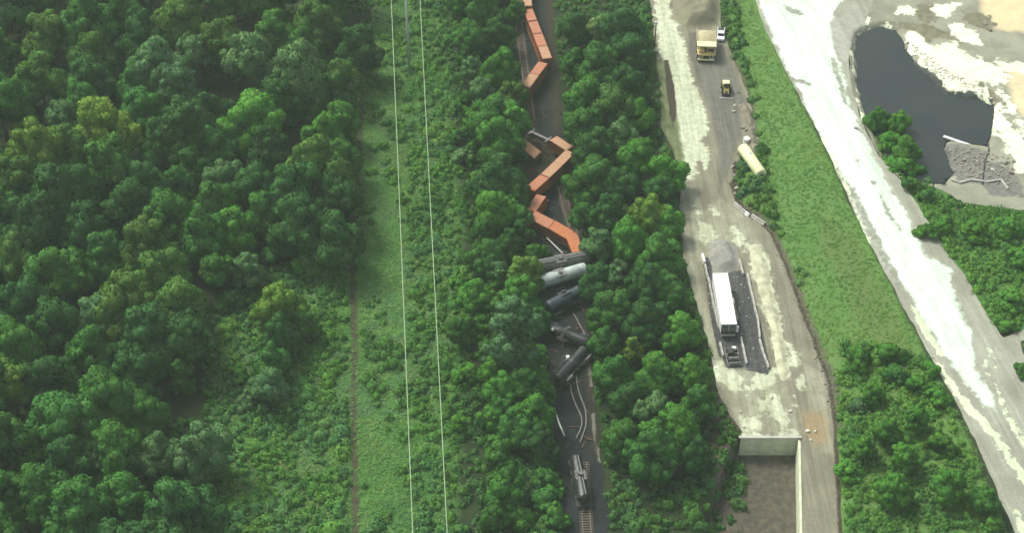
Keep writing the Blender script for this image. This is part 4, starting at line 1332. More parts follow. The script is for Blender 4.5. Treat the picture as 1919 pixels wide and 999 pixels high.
for k, (p, q) in enumerate(row((978, -88), (989, 12), 4)):
    put_container('tan', p, q, ['container farthest up the line at the top edge', 'second container from the top edge, beyond the picture', 'third container, just above the picture top', 'tan-lidded container cut by the top edge, the uppermost one visible'][k])
car_under((978, -88), (989, 12), 'flat wagon at the very top of the line under the uppermost containers')
for k, (p, q) in enumerate(row((989, 15), (1026, 109), 4)):
    put_container(['dull', 'dull', 'pink', 'tan'][k], p, q, ['first and highest of the four containers on the upper straight wagon', 'second from the top of the four containers on the upper straight wagon', 'third from the top of the four containers on the upper straight wagon', 'lowest of the four containers on the upper straight wagon, at the first bend'][k])
car_under((989, 15), (1026, 109), 'flat wagon carrying four containers on the upper straight before the first bend')
for k, (p, q) in enumerate(row((1018, 116), (985, 161), 2)):
    put_container(['dull', 'tan'][k], p, q, ['container with pinkish lid just below the first bend, touching the upper wagon', 'tan-lidded container pointing down left into the trees below the first bend'][k])
car_under((1018, 116), (985, 161), 'flat wagon slanting down left after the first bend, its end in the trees', (0.2, 6.0))
# bare spine wagon with one container left on it, and one container off
put_flat((986, 241), (1066, 279), 'nearly empty spine wagon lying across the line with bare cross arms', 1.2, True, 0, (5.0, 0.4))
put_container('tan', (1038, 259), (1066, 277), 'single tan-lidded container left on the right end of the bare spine wagon')
o = put_container('tan', (978, 272), (1005, 285), 'tan container tipped off the spine wagon, half under the trees', 0.35, 0.3, 0.1, None, False, 0.2)
put_container('tan', (1068, 284), (1047, 305), 'tan-lidded container at the right end of the middle zigzag wagon')
put_container('tan', (1045, 307), (1023, 328), 'middle container of three on the middle zigzag wagon', 0.0)
put_container('pink', (1021, 330), (994, 354), 'pink-lidded container at the left end of the middle zigzag wagon, above the bright red side')
car_under((1068, 284), (996, 352), 'flat wagon slanting down left in the middle of the zigzag')
put_container('pink', (1015, 366), (994, 394), 'pink-lidded container standing alone at the left turn of the zigzag', 0.12, 0.06, 0.7)
put_flat((1016, 378), (994, 404), 'short stretch of wagon crumpled at the left turn of the zigzag', 1.0, False, 0.1, (1.5, 1.5), 0.2)
put_container('pink', (997, 402), (1034, 421), 'pink-lidded leaning container at the upper left of the last orange wagon', 0.30, 0.0, 1.0)
put_container('orange', (1035, 421), (1069, 441), 'orange-lidded leaning container in the middle of the last orange wagon', 0.32, 0.0, 1.0)
put_container('orange', (1070, 443), (1084, 470), 'orange container nosing down against the dark tank car', 0.22, 0.16, 0.9)
put_flat((1000, 418), (1066, 452), 'leaning flat wagon under the last orange containers', 1.0, False, 0.28, (0.5, 2.5), 0.1)
beam = MB()
a, b, L, yaw = line_at((1024, 446), (1054, 474), 0.6)
beam.box((0, 0, 0), (L, 0.16, 0.22))
beam.box((0, 0, 0.12), (L, 0.3, 0.04))
bo = beam.build('steel_beam', M['pole'])
bo.location = (a + b) / 2
bo.rotation_euler = (0, 0.03, yaw)
tag(bo, 'pale loose steel beam lying below the last orange wagon', 'beam')


def make_tank(L, m, walkway=False, R=1.5):
    root = empty('tank_wagon', (0, 0, 0))
    zc = 2.35
    pr = []
    n = 6
    for k in range(n + 1):
        t = pi / 2 * k / n
        pr.append((-L / 2 + 0.85 * (1 - sin(t)) - 0.0, R * max(cos(pi / 2 - t), 0.02)))
    pts, rad = [], []
    xs = [(-L / 2 + 0.75 * (1 - cos(pi / 2 * k / n)), R * sin(pi / 2 * k / n)) for k in range(n + 1)]
    for x, r in xs:
        pts.append((x, 0, zc))
        rad.append(max(r, 0.03))
    for k in range(1, 7):
        pts.append((-L / 2 + 0.75 + (L - 1.5) * k / 7, 0, zc))
        rad.append(R)
    for x, r in xs[::-1]:
        pts.append((-x, 0, zc))
        rad.append(max(r, 0.03))
    MB().tube(pts, rad, 28).build('tank_shell', m, root, True)
    for k in range(5):
        x = -L / 2 + 1.4 + k * (L - 2.8) / 4
        MB().tube([(x - .06, 0, zc), (x + .06, 0, zc)], R + 0.025, 28).build('band', m, root)
    d = MB().tube([(0, 0, zc + R - 0.1), (0, 0, zc + R + 0.42)], 0.5, 14)
    dome = d.build('dome', m, root)
    MB().tube([(0, 0, zc + R + 0.42), (0, 0, zc + R + 0.50)], 0.42, 12).build('hatch', M['steel'], dome)
    pf = MB()
    for s in (-1, 1):
        pf.box((0, s * 0.85, zc + R - 0.05), (2.4, 0.5, 0.06))
        for k in (-1.1, 0, 1.1):
            pf.tube([(k, s * 1.08, zc + R), (k, s * 1.08, zc + R + 0.9)], 0.03, 5)
        pf.tube([(-1.1, s * 1.08, zc + R + 0.9), (1.1, s * 1.08, zc + R + 0.9)], 0.03, 5)
    pf.build('platform', M['steel'], root)
    for s in (-1, 1):
        ld = MB()
        for k in (-0.25, 0.25):
            ld.tube([(k, s * 1.45, 0.9), (k, s * 1.56, 2.3), (k, s * 1.1, zc + R)], 0.03, 5)
        for k in range(7):
            z = 1.0 + k * 0.38
            ld.tube([(-0.25, s * (1.47 + 0.02 * k if z < 2.5 else 1.3), z), (0.25, s * (1.47 + 0.02 * k if z < 2.5 else 1.3), z)], 0.025, 4)
        ld.build('ladder', M['steel'], root)
    if walkway:
        wk = MB()
        for s in (-0.28, 0.28):
            wk.box((0, s, zc + R + 0.06), (L - 1.6, 0.22, 0.06))
        wk.build('running_board', M['grey_machine'], root)
    fr = MB().box((0, 0, 0.9), (L + 0.6, 0.5, 0.34), 0.03)
    for s in (-1, 1):
        fr.box((s * (L / 2 - 0.6), 0, 0.95), (1.4, 2.6, 0.16))
        fr.box((s * (L / 2 - 1.9), 0, 1.0), (0.3, 2.2, 0.5))
        fr.box((s * (L / 2 + 0.22), 0, 0.85), (0.12, 2.7, 0.3))
    fr.build('underframe', M['dark_steel'], root)
    MB().tube([(1.2, 0, 0.75), (2.6, 0, 0.75)], 0.26, 10).build('brake_cylinder', M['steel'], root)
    MB().tube([(0, 0, 0.55), (0, 0, 0.9)], 0.2, 10).build('bottom_outlet', M['steel'], root)
    for s in (-1, 1):
        c = MB().box((s * (L / 2 + 0.6), 0, 0.85), (0.7, 0.22, 0.22), 0.03)
        c.box((s * (L / 2 + 1.0), 0, 0.85), (0.26, 0.36, 0.34), 0.05)
        c.build('coupler', M['dark_steel'], root)
        bogie(root, s * (L / 2 - 1.9), 'bogie', 'grey_machine')
    return root


def put_tank(p, q, m, label, roll=0.0, pitch=0.0, ext=(0, 0), walkway=False, zc=2.4, R_=1.5):
    a, b, L, yaw = line_at(p, q, zc)
    d = (b - a).normalized()
    a, b = a - d * ext[0], b + d * ext[1]
    o = make_tank((b - a).length, m, walkway, R_)
    R = Matrix.Rotation(yaw, 4, 'Z') @ Matrix.Rotation(pitch, 4, 'Y') @ Matrix.Rotation(roll, 4, 'X')
    c = (a + b) / 2
    g = gz(c.x, c.y)
    o.location = Vector((c.x, c.y, g + zc)) - (R @ Vector((0, 0, 2.35)))
    o.rotation_euler = R.to_euler()
    tag(o, label, 'tank wagon', 'derailed tank wagons below the orange containers')
    return o


put_tank((1003, 500), (1107, 480), M['tank_olive'], 'dark grey-green tank wagon across the line against the orange container', 0.25, 0, (1.5, 0), True)
put_tank((1004, 531), (1094, 505), M['tank_white'], 'dirty white tank wagon lying across the line below the dark one', 0.15, 0, (1.0, 0.8))
put_tank((1027, 577), (1091, 545), M['tank_blue'], 'blue-black tank wagon wedged under the white tank wagon', -0.5, 0, (0.4, 0.8), False, 2.0)
tb = put_tank((1020, 612), (1106, 645), M['tank_black'], 'black tank wagon slanting down right in the middle of the pile', 1.0, 0, (0.8, 0), False, 1.6, 1.28)
R3 = tb.rotation_euler.to_matrix()
vdir = (R3.inverted() @ Vector((0, -CP, SP)))
vdir.x = 0
vdir.normalize()
cen = Vector((-2.6, 0, 2.35)) + vdir * 1.2
MB().tube([cen, cen + vdir * 0.28, cen + vdir * 0.42], [0.36, 0.36, 0.22], 14).build('valve_cap', M['white'], tb)
put_tank((1045, 712), (1098, 654), M['tank_black'], 'black tank wagon on its side with its bogies showing to the right', -1.35, 0, (0.5, 0), False, 1.5, 1.28)
put_tank((1078, 856), (1092, 925), M['tank_black'], 'black tank wagon with a pale walkway in line with the track at the lower end', -0.1, 0, (0, 2.0), True, 2.2, 1.2)


def drum(px, py, label, z=0.5, r=0.36, h=0.9, m='white'):
    x, y, g = [float(v) for v in on_ground(px, py, z)]
    root = empty('drum', (x, y, g + 0.03))
    MB().tube([(0, 0, 0), (0, 0, h)], r, 16).build('barrel', M[m], root)
    for k in (0.02, h * .5, h - 0.02):
        MB().tube([(0, 0, k - .03), (0, 0, k + .03)], r + 0.03, 16).build('hoop', M[m], root)
    tag(root, label, 'drum')


drum(1064, 671, 'small white drum left of the overturned black tank wagon', 0.5)


def sweep(name, px, m, w, h, label, cat, z=0.08, group=None):
    P = []
    for k in range(len(px) - 1):
        for t in np.linspace(0, 1, 5)[:(5 if k == len(px) - 2 else 4)]:
            P.append((px[k][0] + (px[k + 1][0] - px[k][0]) * t, px[k][1] + (px[k + 1][1] - px[k][1]) * t))
    P = np.array(P)
    for _ in range(3):
        P[1:-1] = 0.25 * P[:-2] + 0.5 * P[1:-1] + 0.25 * P[2:]
    x, y, g = on_ground(P[:, 0], P[:, 1], z)
    mb = MB()
    pts = np.c_[x, y, g + z]
    v, f = [], []
    for i in range(len(pts)):
        d = pts[min(i + 1, len(pts) - 1)] - pts[max(i - 1, 0)]
        s = np.array([-d[1], d[0]]) / (math.hypot(d[0], d[1]) + 1e-9) * w / 2
        # rail head over a wider foot
        for sx, zz in ((-1.0, 0), (-0.45, h * 0.3), (-0.55, h), (0.55, h), (0.45, h * 0.3), (1.0, 0)):
            v.append((pts[i][0] + s[0] * sx, pts[i][1] + s[1] * sx, pts[i][2] + zz))
    for i in range(len(pts) - 1):
        for k in range(6):
            j = (k + 1) % 6
            f.append((i * 6 + k, i * 6 + j, i * 6 + 6 + j, i * 6 + 6 + k))
    f += [tuple(range(6)), tuple(range(len(v) - 6, len(v)))]
    mb.add(v, f)
    o = mb.build(name, M[m])
    tag(o, label, cat, group)
    return o


sweep('bent_rail', [(1068, 718), (1071, 738), (1080, 762), (1090, 780), (1091, 797), (1086, 810), (1080, 822)], 'steel', 0.30, 0.2, 'left one of the two bent rails curving below the overturned tank wagon', 'rail', 0.1, 'bent rails')
sweep('bent_rail', [(1080, 704), (1082, 725), (1088, 745), (1098, 768), (1099, 796), (1094, 812), (1087, 830)], 'steel', 0.30, 0.2, 'right one of the two bent rails curving below the overturned tank wagon', 'rail', 0.1, 'bent rails')
sweep('bent_rail', [(1043, 778), (1047, 792), (1053, 806), (1058, 818)], 'pole', 0.34, 0.22, 'short pale rail end at the left edge of the rail bed', 'rail', 0.1, 'bent rails')
sweep('bent_rail', [(1074, 588), (1080, 596), (1088, 612), (1097, 628)], 'steel', 0.26, 0.2, 'short rail sticking out above the slanting black tank wagon', 'rail', 0.1, 'bent rails')


def track(px, label):
    a = np.array(px, float)
    x, y, g = on_ground(a[:, 0], a[:, 1])
    L = np.r_[0, np.cumsum(np.hypot(np.diff(x), np.diff(y)))]
    s = np.arange(0, L[-1], 0.62)
    X, Y = np.interp(s, L, x), np.interp(s, L, y)
    dx, dy = np.gradient(X), np.gradient(Y)
    n = np.hypot(dx, dy)
    dx, dy = dx / n, dy / n
    root = empty('railway_track', (float(X[0]), float(Y[0]), 0))
    Z = H(X, Y)
    sl_ = MB()
    for k in range(len(s)):
        sl_.box((X[k] - X[0], Y[k] - Y[0], Z[k] + 0.11), (0.24, 2.6, 0.14), 0, math.atan2(dy[k], dx[k]))
    o = sl_.build('sleepers', M['wood'], root)
    o['kind'] = 'stuff'
    for q in (-0.76, 0.76):
        r_ = MB()
        P = [(X[k] - dy[k] * q - X[0], Y[k] + dx[k] * q - Y[0], Z[k] + 0.26) for k in range(0, len(s), 4)]
        r_.tube(P, 0.085, 6)
        r_.build('rail', M['steel'], root)
    tag(root, label, 'track')


track([(966, -90), (974, 60), (986, 150), (997, 235)], 'straight dark track to the left of the topmost container wagons')
track([(1052, 350), (1060, 385), (1073, 430), (1082, 462)], 'short visible piece of track right of the zigzag containers')
track([(1092, 868), (1100, 1000), (1112, 1200)], 'straight dark track continuing below the grey tank wagon')

# ------------------------------------------------------------------ power line over the clearing
px_, py_, pg_ = [float(v) for v in on_ground(767, 128)]
pole = empty('power_pole', (px_, py_, pg_))
PH = 27.0
MB().tube([(0, 0, -0.2), (0, 0, PH / 2), (0, 0, PH)], [0.34, 0.27, 0.2], 12).build('pole_shaft', M['pole'], pole, True)
MB().box((0, 0, PH - 1.2), (7.4, 0.22, 0.25), 0.02).build('cross_arm', M['pole'], pole)
for s in (-3.55, 3.55):
    ins = MB()
    for k in range(6):
        ins.tube([(s, 0, PH - 1.4 - k * 0.2), (s, 0, PH - 1.5 - k * 0.2)], [0.14, 0.05], 10)
    ins.build('insulator', M['grey_machine'], pole)
tag(pole, 'tall pale steel pole rising from the clearing near the top of the picture', 'pole')
for s, pts, lab in ((-3.55, ((743, 170), (768, 862)), 'left overhead power wire crossing the clearing from top to bottom'), (3.55, ((797, 170), (831, 862)), 'right overhead power wire crossing the clearing from top to bottom')):
    # sagging span from the pole to a support far behind the viewer
    A = Vector((px_ + s, py_, pg_ + PH - 2.6))
    zb = 19.5
    bx_, by_ = [float(v) for v in unproj(pts[1][0], pts[1][1], zb)]
    B = Vector((bx_, by_, zb))
    D = B - A
    P, Pn = [], []
    for k in range(61):
        t = k / 60 * 2.1
        p = A + Vector((D.x, D.y, 0)) * t
        # parabola through A, B and back up to A's height at 2.1 spans
        z = A.z + (B.z - A.z) * (t * (2.1 - t)) / 1.1
        P.append((p.x, p.y, z))
    for k in range(21):
        t = -k / 20 * 1.6
        p = A + Vector((D.x, D.y, 0)) * t
        Pn.append((p.x, p.y, A.z + (B.z - A.z) * (-t * (2.1 + t)) / 1.1))
    w_ = MB().tube(Pn[::-1][:-1] + P, 0.085, 6).build('power_wire', M['wire'])
    tag(w_, lab, 'wire', 'overhead power wires')


# ------------------------------------------------------------------ yard: piles, vehicles, barriers
def mound(name, poly, hgt, soft, mat, label, cat='pile', attrs=None, res=0.4, rough=0.25):
    P = gpoly(poly)
    xs_, ys_ = [p[0] for p in P], [p[1] for p in P]
    o = grid_sheet(name, min(xs_) - 1, max(xs_) + 1, min(ys_) - 1, max(ys_) + 1, res, mat, attrs, 0.0, P, 0.25, 2.5,
                   zf=lambda X, Y: H(X, Y) + 0.07 + hgt * sstep(-0.1, soft, sdf(X, Y, P)) * (1 + rough * 2 * fbm(X, Y, 2.2, 4)))
    tag(o, label, cat)
    return o


M['tan_pile'] = layered('tan_gravel', (0.23, 0.225, 0.15), (0.195, 0.19, 0.13), 0.3, [], 0.6)
M['grey_pile'] = layered('grey_gravel', (0.34, 0.345, 0.29), (0.24, 0.24, 0.21), 0.5, [], 0.7)
M['sand'] = layered('pale_sand', (0.60, 0.62, 0.41), (0.36, 0.36, 0.25), 0.45, [], 0.6)
M['rubble'] = layered('rubble_dirt', (0.27, 0.25, 0.18), (0.16, 0.145, 0.11), 0.8, [], 1.0)
mound('gravel_stockpile', [(1256, -70), (1345, -70), (1350, 20), (1346, 46), (1310, 54), (1280, 50), (1262, 20)], 2.6, 4.0, M['tan_pile'], 'broad smooth tan gravel stockpile behind the yellow dump truck')
mound('gravel_heap', [(1328, 458), (1345, 449), (1366, 450), (1380, 466), (1386, 490), (1384, 506), (1362, 512), (1338, 508), (1328, 486)], 1.5, 2.6, M['grey_pile'], 'low grey gravel heap at the head of the white trailer')
mound('sand_windrow', [(1402, 460), (1418, 458), (1436, 490), (1448, 540), (1460, 600), (1476, 680), (1480, 700), (1464, 712), (1454, 680), (1444, 620), (1426, 560), (1410, 505)], 0.6, 1.6, M['sand'], 'long pale sand windrow along the right side of the trailer yard')
mound('dirt_heap', [(1384, 196), (1396, 192), (1412, 212), (1416, 236), (1402, 236), (1390, 222)], 1.2, 1.6, M['rubble'], 'grey dirt heap on the right edge of the asphalt lane')
mound('dirt_heap', [(1398, 238), (1414, 236), (1422, 262), (1420, 300), (1404, 292), (1400, 262)], 1.1, 1.5, M['rubble'], 'brown dirt heap behind the pale yellow tank')


def rock_mesh(seed):
    rng = np.random.default_rng(seed)
    v = ICO_V.copy()
    for _ in range(7):
        d = rng.normal(0, 1, 3)
        d /= np.linalg.norm(d)
        t = rng.uniform(0.55, 0.85)
        k = v @ d
        v = v - np.outer(np.maximum(k - t, 0), d)
    v *= np.array([1, rng.uniform(.6, .9), rng.uniform(.5, .8)])
    me_o = MB().add([tuple(p) for p in v], [tuple(int(i) for i in q) for q in ICO_F]).build('rock', M['rock'])
    me = me_o.data
    bpy.data.objects.remove(me_o)
    return me


RM = [rock_mesh(s) for s in range(4)]
RMP = []
for me in RM:
    m2 = me.copy()
    m2.materials[0] = M['pale_rock']
    RMP.append(m2)
ROCKS = [(1392, 238, .9, 0, 'grey boulder at the top of the rubble by the lane'), (1398, 243, .8, 0, 'grey boulder right below the topmost rubble boulder'), (1404, 240, .7, 1, 'pale boulder on the dirt heap beside the lane'),
         (1407, 264, .9, 1, 'pale boulder right of the white drum'), (1394, 272, .6, 1, 'small pale stone above the pale yellow tank'), (1375, 208, .7, 1, 'pale stone on the right margin of the asphalt lane'), (1377, 196, .6, 1, 'smaller pale stone above its twin at the lane margin'),
         (1384, 172, .5, 0, 'grey stone on the verge right of the small loader'), (1373, 312, .8, 0, 'dark rock at the upper end of the debris beside the lane'), (1376, 330, .9, 0, 'dark rock in the middle of the debris beside the lane'), (1381, 352, .8, 1, 'pale rock at the lower end of the debris beside the lane'),
         (1377, 362, .7, 0, 'grey rock just above the concrete blocks'), (1514, 808, .7, 1, 'pale orange-dusted stone left of the three near the bay corner'), (1528, 809, .5, 1, 'small pale stone right of the bay corner'), (1520, 826, .6, 1, 'pale stone lowest of the three near the bay corner'),
         (1388, 772, .5, 1, 'pale stone on the left rim of the yard above the bay'), (1394, 800, .6, 1, 'pale stone near the left end of the bay wall'), (1481, 772, .7, 1, 'pale stone among the dust right of the centre above the bay'), (1445, 745, .8, 1, 'pale lump in the dust patch above the bay'),
         (1763, 285, .9, 1, 'pale rubble block at the upper left of the ruined slab'), (1770, 293, .8, 1, 'second pale rubble block on the left of the ruined slab'), (1776, 299, .6, 0, 'grey rubble block lowest on the left of the ruined slab'), (1805, 300, 1.0, 0, 'dark grey rubble in the middle of the ruined slab'), (1832, 306, 1.1, 0, 'dark grey rubble at the right of the ruined slab'),
         (1860, 318, .8, 1, 'pale block right of the dark cable by the slab'), (1884, 305, 1.0, 0, 'dark rock under the pale spoil at the right edge'), (1893, 322, 1.2, 0, 'larger dark rock under the pale spoil at the right edge'),
         (1697, 92, .8, 0, 'dark rock at the upper right shore of the pond'), (1846, 42, 1.0, 0, 'dark rock in the spoil ground at the upper right'), (1855, 56, .9, 0, 'lone dark rock below the tan corner patch'), (1240, 232, .5, 0, 'brown stone on the verge left of the pale upper track'),
         (1604, 240, .7, 0, 'dark stone on the right edge of the white haul road'), (1234, 108, .5, 1, 'pale stone at the foot of the lamp pole')]
for k, (px, py, sz, pale, lab) in enumerate(ROCKS):
    x, y, g = [float(v) for v in on_ground(px, py, 0.2)]
    o = bpy.data.objects.new('rock', (RMP if pale else RM)[k % 4])
    COL.objects.link(o)
    o.location = (x, y, g + sz * 0.25)
    o.scale = (sz * 0.8,) * 3
    o.rotation_euler = (0.2 * (k % 3), 0.1 * (k % 5), k * 1.3)
    tag(o, lab, 'rock', 'rocks and rubble')


def frame_at(p, q, z):
    """place by two picture points at height z above the ground there: p is the tail, q the nose"""
    x0, y0, g0 = [float(v) for v in on_ground(p[0], p[1], z)]
    x1, y1, g1 = [float(v) for v in on_ground(q[0], q[1], z)]
    return Vector(((x0 + x1) / 2, (y0 + y1) / 2, (g0 + g1) / 2 + 0.07)), math.atan2(y1 - y0, x1 - x0), math.hypot(x1 - x0, y1 - y0)


def wheel(parent, x, y, r, wd, rim='dusty'):
    t = MB().tube([(x, y - wd / 2, r), (x, y - wd / 2 + .06, r), (x, y + wd / 2 - .06, r), (x, y + wd / 2, r)], [r * .9, r, r, r * .9], 20).build('wheel', M['rubber'], parent)
    MB().tube([(x, y - wd / 2 - .02, r), (x, y + wd / 2 + .02, r)], r * 0.5, 12).build('rim', M[rim], t)


M['load'] = layered('pale_tan_gravel', (0.50, 0.46, 0.27), (0.42, 0.38, 0.23), 0.8, [], 0.5)
# mining dump truck facing the viewer
c, yaw, L = frame_at((1322, 56), (1324, 112), 2.2)
tr = empty('dump_truck', c, (0, 0, yaw))
ch = MB().box((0.1, 0, 1.25), (9.0, 1.5, 0.6), 0.05)
ch.box((-2.6, 0, 1.1), (0.8, 3.6, 0.7))
ch.build('chassis', M['yellow'], tr)
bed = MB()
for s in (-1, 1):
    bed.prism([(-5.2, 2.3), (-4.9, 3.7), (1.5, 4.1), (1.5, 2.0), (-2.5, 1.75)], s * 2.35 - 0.09, s * 2.35 + 0.09)
    for k in range(6):
        bed.box((-4.3 + k * 1.1, s * 2.5, 2.9 + 0.06 * k), (0.18, 0.16, 1.3))
    bed.box((-1.7, s * 2.4, 3.95), (6.5, 0.22, 0.16), 0, 0, -0.062)
bed.prism([(-5.3, 2.35), (-2.5, 1.8), (1.55, 2.0), (1.55, 1.85), (-2.5, 1.6), (-5.3, 2.2)], -2.3, 2.3)
bed.box((1.55, 0, 3.1), (0.14, 4.6, 2.1))
bed.build('dump_bed', M['dusty'], tr)
cn = MB().box((2.6, 0, 4.22), (2.3, 4.9, 0.14), 0.03)
for k in range(5):
    cn.box((2.6, -2 + k, 4.33), (2.1, 0.12, 0.1))
cn.box((3.75, 0, 4.24), (0.18, 4.9, 0.3))
cn.build('canopy', M['cream'], tr)
ld = MB()
import bmesh as _b
lo = grid_load = None
v, f = [], []
for i in range(9):
    for j in range(7):
        u, q = i / 8, j / 6
        v.append((-4.9 + 6.3 * u, -2.2 + 4.4 * q, 3.1 + 1.35 * sin(pi * min(1, u * .8 + .1)) * sin(pi * (0.15 + 0.7 * q)) + random.uniform(-.06, .06)))
for i in range(8):
    for j in range(6):
        f.append((i * 7 + j, i * 7 + 7 + j, i * 7 + 8 + j, i * 7 + 1 + j))
ld.add(v, f).build('gravel_load', M['load'], tr)
MB().box((3.4, 0, 2.25), (2.5, 4.7, 0.16), 0.03).build('front_deck', M['yellow'], tr)
cab = MB().prism([(2.2, 2.33), (2.2, 3.9), (3.9, 3.9), (4.15, 2.9), (4.15, 2.33)], 0.2, 2.0).build('cab', M['yellow'], tr)
MB().prism([(4.0, 3.75), (4.2, 2.95), (4.24, 2.95), (4.03, 3.78)], 0.3, 1.9).build('windscreen', M['glass'], cab)
MB().box((3.1, 2.02, 3.35), (1.3, 0.04, 0.8)).build('side_window', M['glass'], cab)
MB().box((3.1, -1.2, 2.75), (1.8, 1.4, 0.8), 0.08).build('engine_cover', M['yellow'], tr)
hd = MB().box((4.3, 0, 1.65), (0.9, 2.2, 1.2), 0.08).build('nose', M['yellow'], tr)
MB().box((4.78, 0, 1.65), (0.06, 1.5, 0.9)).build('grille', M['dark_steel'], hd)
MB().box((4.7, 0, 0.85), (0.5, 4.4, 0.4), 0.06).build('bumper', M['cream'], tr)
for s in (-1, 1):
    MB().tube([(4.76, s * 1.45, 1.2), (4.86, s * 1.45, 1.2)], 0.17, 12).build('headlight', M['white'], tr)
    lad = MB()
    for k in (-.22, .22):
        lad.tube([(4.95, s * 1.8 + k, 0.9), (4.65, s * 1.8 + k, 2.3)], 0.035, 5)
    for k in range(5):
        lad.tube([(4.92 - .06 * k, s * 1.8 - .22, 1.0 + .28 * k), (4.92 - .06 * k, s * 1.8 + .22, 1.0 + .28 * k)], 0.03, 4)
    lad.build('ladder', M['white'], tr)
    rl = MB()
    rl.tube([(4.6, s * 2.3, 3.2), (2.3, s * 2.3, 3.2)], 0.035, 5)
    for k in (2.4, 3.4, 4.55):
        rl.tube([(k, s * 2.3, 2.3), (k, s * 2.3, 3.2)], 0.03, 5)
    rl.build('handrail', M['white'], tr)
    MB().box((4.4, s * 2.6, 3.1), (0.12, 0.35, 0.6), 0.03).build('mirror', M['dark_steel'], tr)
    wheel(tr, 3.3, s * 2.0, 1.15, 0.8)
    wheel(tr, -2.6, s * 2.05, 1.15, 0.75)
    wheel(tr, -2.6, s * 1.2, 1.15, 0.75)
tag(tr, 'dusty yellow mining dump truck with a loaded bed facing down the yard', 'dump truck')

# white pickup to its right
c, yaw, L = frame_at((1352, 48), (1350, 78), 0.9)
pk = empty('pickup_truck', c, (0, 0, yaw))
bd = MB().prism([(-2.7, 0.45), (-2.7, 1.0), (-0.6, 1.05), (1.1, 1.05), (2.5, 0.92), (2.65, 0.6), (2.6, 0.4)], -0.95, 0.95)
bd.build('body', M['white'], pk)
MB().box((-1.7, 0, 1.06), (1.9, 1.6, 0.05)).build('cargo_bed', M['dark_steel'], pk)
for s in (-1, 1):
    MB().box((-1.7, s * 0.88, 1.16), (2.0, 0.12, 0.22)).build('bed_side', M['white'], pk)
g_ = MB().prism([(-0.65, 1.05), (-0.5, 1.55), (0.75, 1.55), (1.3, 1.05)], -0.8, 0.8).build('cabin_glass', M['glass'], pk)
MB().box((0.12, 0, 1.58), (1.3, 1.55, 0.07), 0.03).build('roof', M['white'], pk)
for sx in (-1.7, 1.75):
    for s in (-1, 1):
        wheel(pk, sx, s * 0.85, 0.4, 0.25, 'steel')
tag(pk, 'white pickup truck parked beside the yellow dump truck', 'pickup')

# small loader
c, yaw, L = frame_at((1359, 147), (1362, 176), 1.3)
lo = empty('wheel_loader', c, (0, 0, yaw))
MB().box((-1.2, 0, 1.15), (2.0, 1.6, 1.1), 0.15).build('engine_cover', M['yellow'], lo)
MB().box((1.0, 0, 0.9), (1.4, 1.1, 0.7), 0.1).build('front_frame', M['yellow'], lo)
cb = MB().prism([(-0.5, 1.2), (-0.4, 2.6), (0.55, 2.6), (0.8, 1.8), (0.8, 1.2)], -0.65, 0.65).build('cab', M['glass'], lo)
MB().box((0.05, 0, 2.68), (1.6, 1.6, 0.14), 0.05).build('cab_roof', M['cream'], cb)
for s in (-1, 1):
    MB().prism([(0.8, 1.5), (1.1, 1.75), (2.6, 0.75), (2.6, 0.45), (1.7, 0.9)], s * 0.5 - 0.08, s * 0.5 + 0.08).build('lift_arm', M['yellow'], lo)
    for sx in (-1.3, 1.1):
        wheel(lo, sx, s * 0.95, 0.62, 0.42, 'yellow')
MB().prism([(2.5, 0.15), (3.5, 0.1), (3.4, 0.2), (2.75, 0.35), (2.6, 0.7), (2.95, 1.05), (2.8, 1.1), (2.42, 0.75)], -1.1, 1.1).build('bucket', M['dark_steel'], lo)
MB().tube([(-1.8, 0.4, 1.7), (-1.8, 0.4, 2.2)], 0.06, 8).build('exhaust', M['dark_steel'], lo)
tag(lo, 'small yellow wheel loader with a pale cab roof on the asphalt lane', 'loader')
pp = MB()
a0 = on_ground(1349, 183, 0.15)
a1 = on_ground(1374, 184, 0.15)
pp.tube([(float(a0[0]), float(a0[1]), float(a0[2]) + .2), (float(a1[0]), float(a1[1]), float(a1[2]) + .2)], 0.15, 10)
tag(pp.build('pipe', M['offwhite']), 'short white pipe lying in front of the small loader', 'pipe')
drum(1399, 263, 'white drum standing on the dirt above the pale yellow tank', 0.6, 0.75, 1.3)

# pale yellow tank in the grass
c, yaw, L = frame_at((1392, 282), (1427, 323), 1.45)
tk = empty('storage_tank', c, (0, 0, yaw))
L = max(L, 7) + 0.6
R_ = 1.35
xs = [(-L / 2 + 0.3 * (1 - cos(pi / 2 * k / 4)), R_ * max(sin(pi / 2 * k / 4), .02)) for k in range(5)]
MB().tube([(x, 0, 1.5) for x, r in xs] + [(0, 0, 1.5)] + [(-x, 0, 1.5) for x, r in xs[::-1]], [r for x, r in xs] + [R_] + [r for x, r in xs[::-1]], 26).build('shell', M['cream'], tk, True)
for k in range(5):
    x = -L / 2 + .8 + k * (L - 1.6) / 4
    MB().tube([(x - .05, 0, 1.5), (x + .05, 0, 1.5)], R_ + .02, 26).build('band', M['cream'], tk)
mh = MB().tube([(L / 2 - .05, 0, 1.35), (L / 2 + .12, 0, 1.35)], 0.5, 14).build('end_manhole', M['dark_steel'], tk)
MB().tube([(-1.5, 0, 2.8), (-1.5, 0, 3.05)], 0.3, 12).build('top_hatch', M['offwhite'], tk)
for x in (-L / 3, L / 3):
    MB().box((x, 0, 0.25), (0.4, 2.2, 0.6), 0.03).build('cradle', M['concrete'], tk)
tag(tk, 'pale yellow cylindrical tank lying in the grass right of the lane', 'tank')

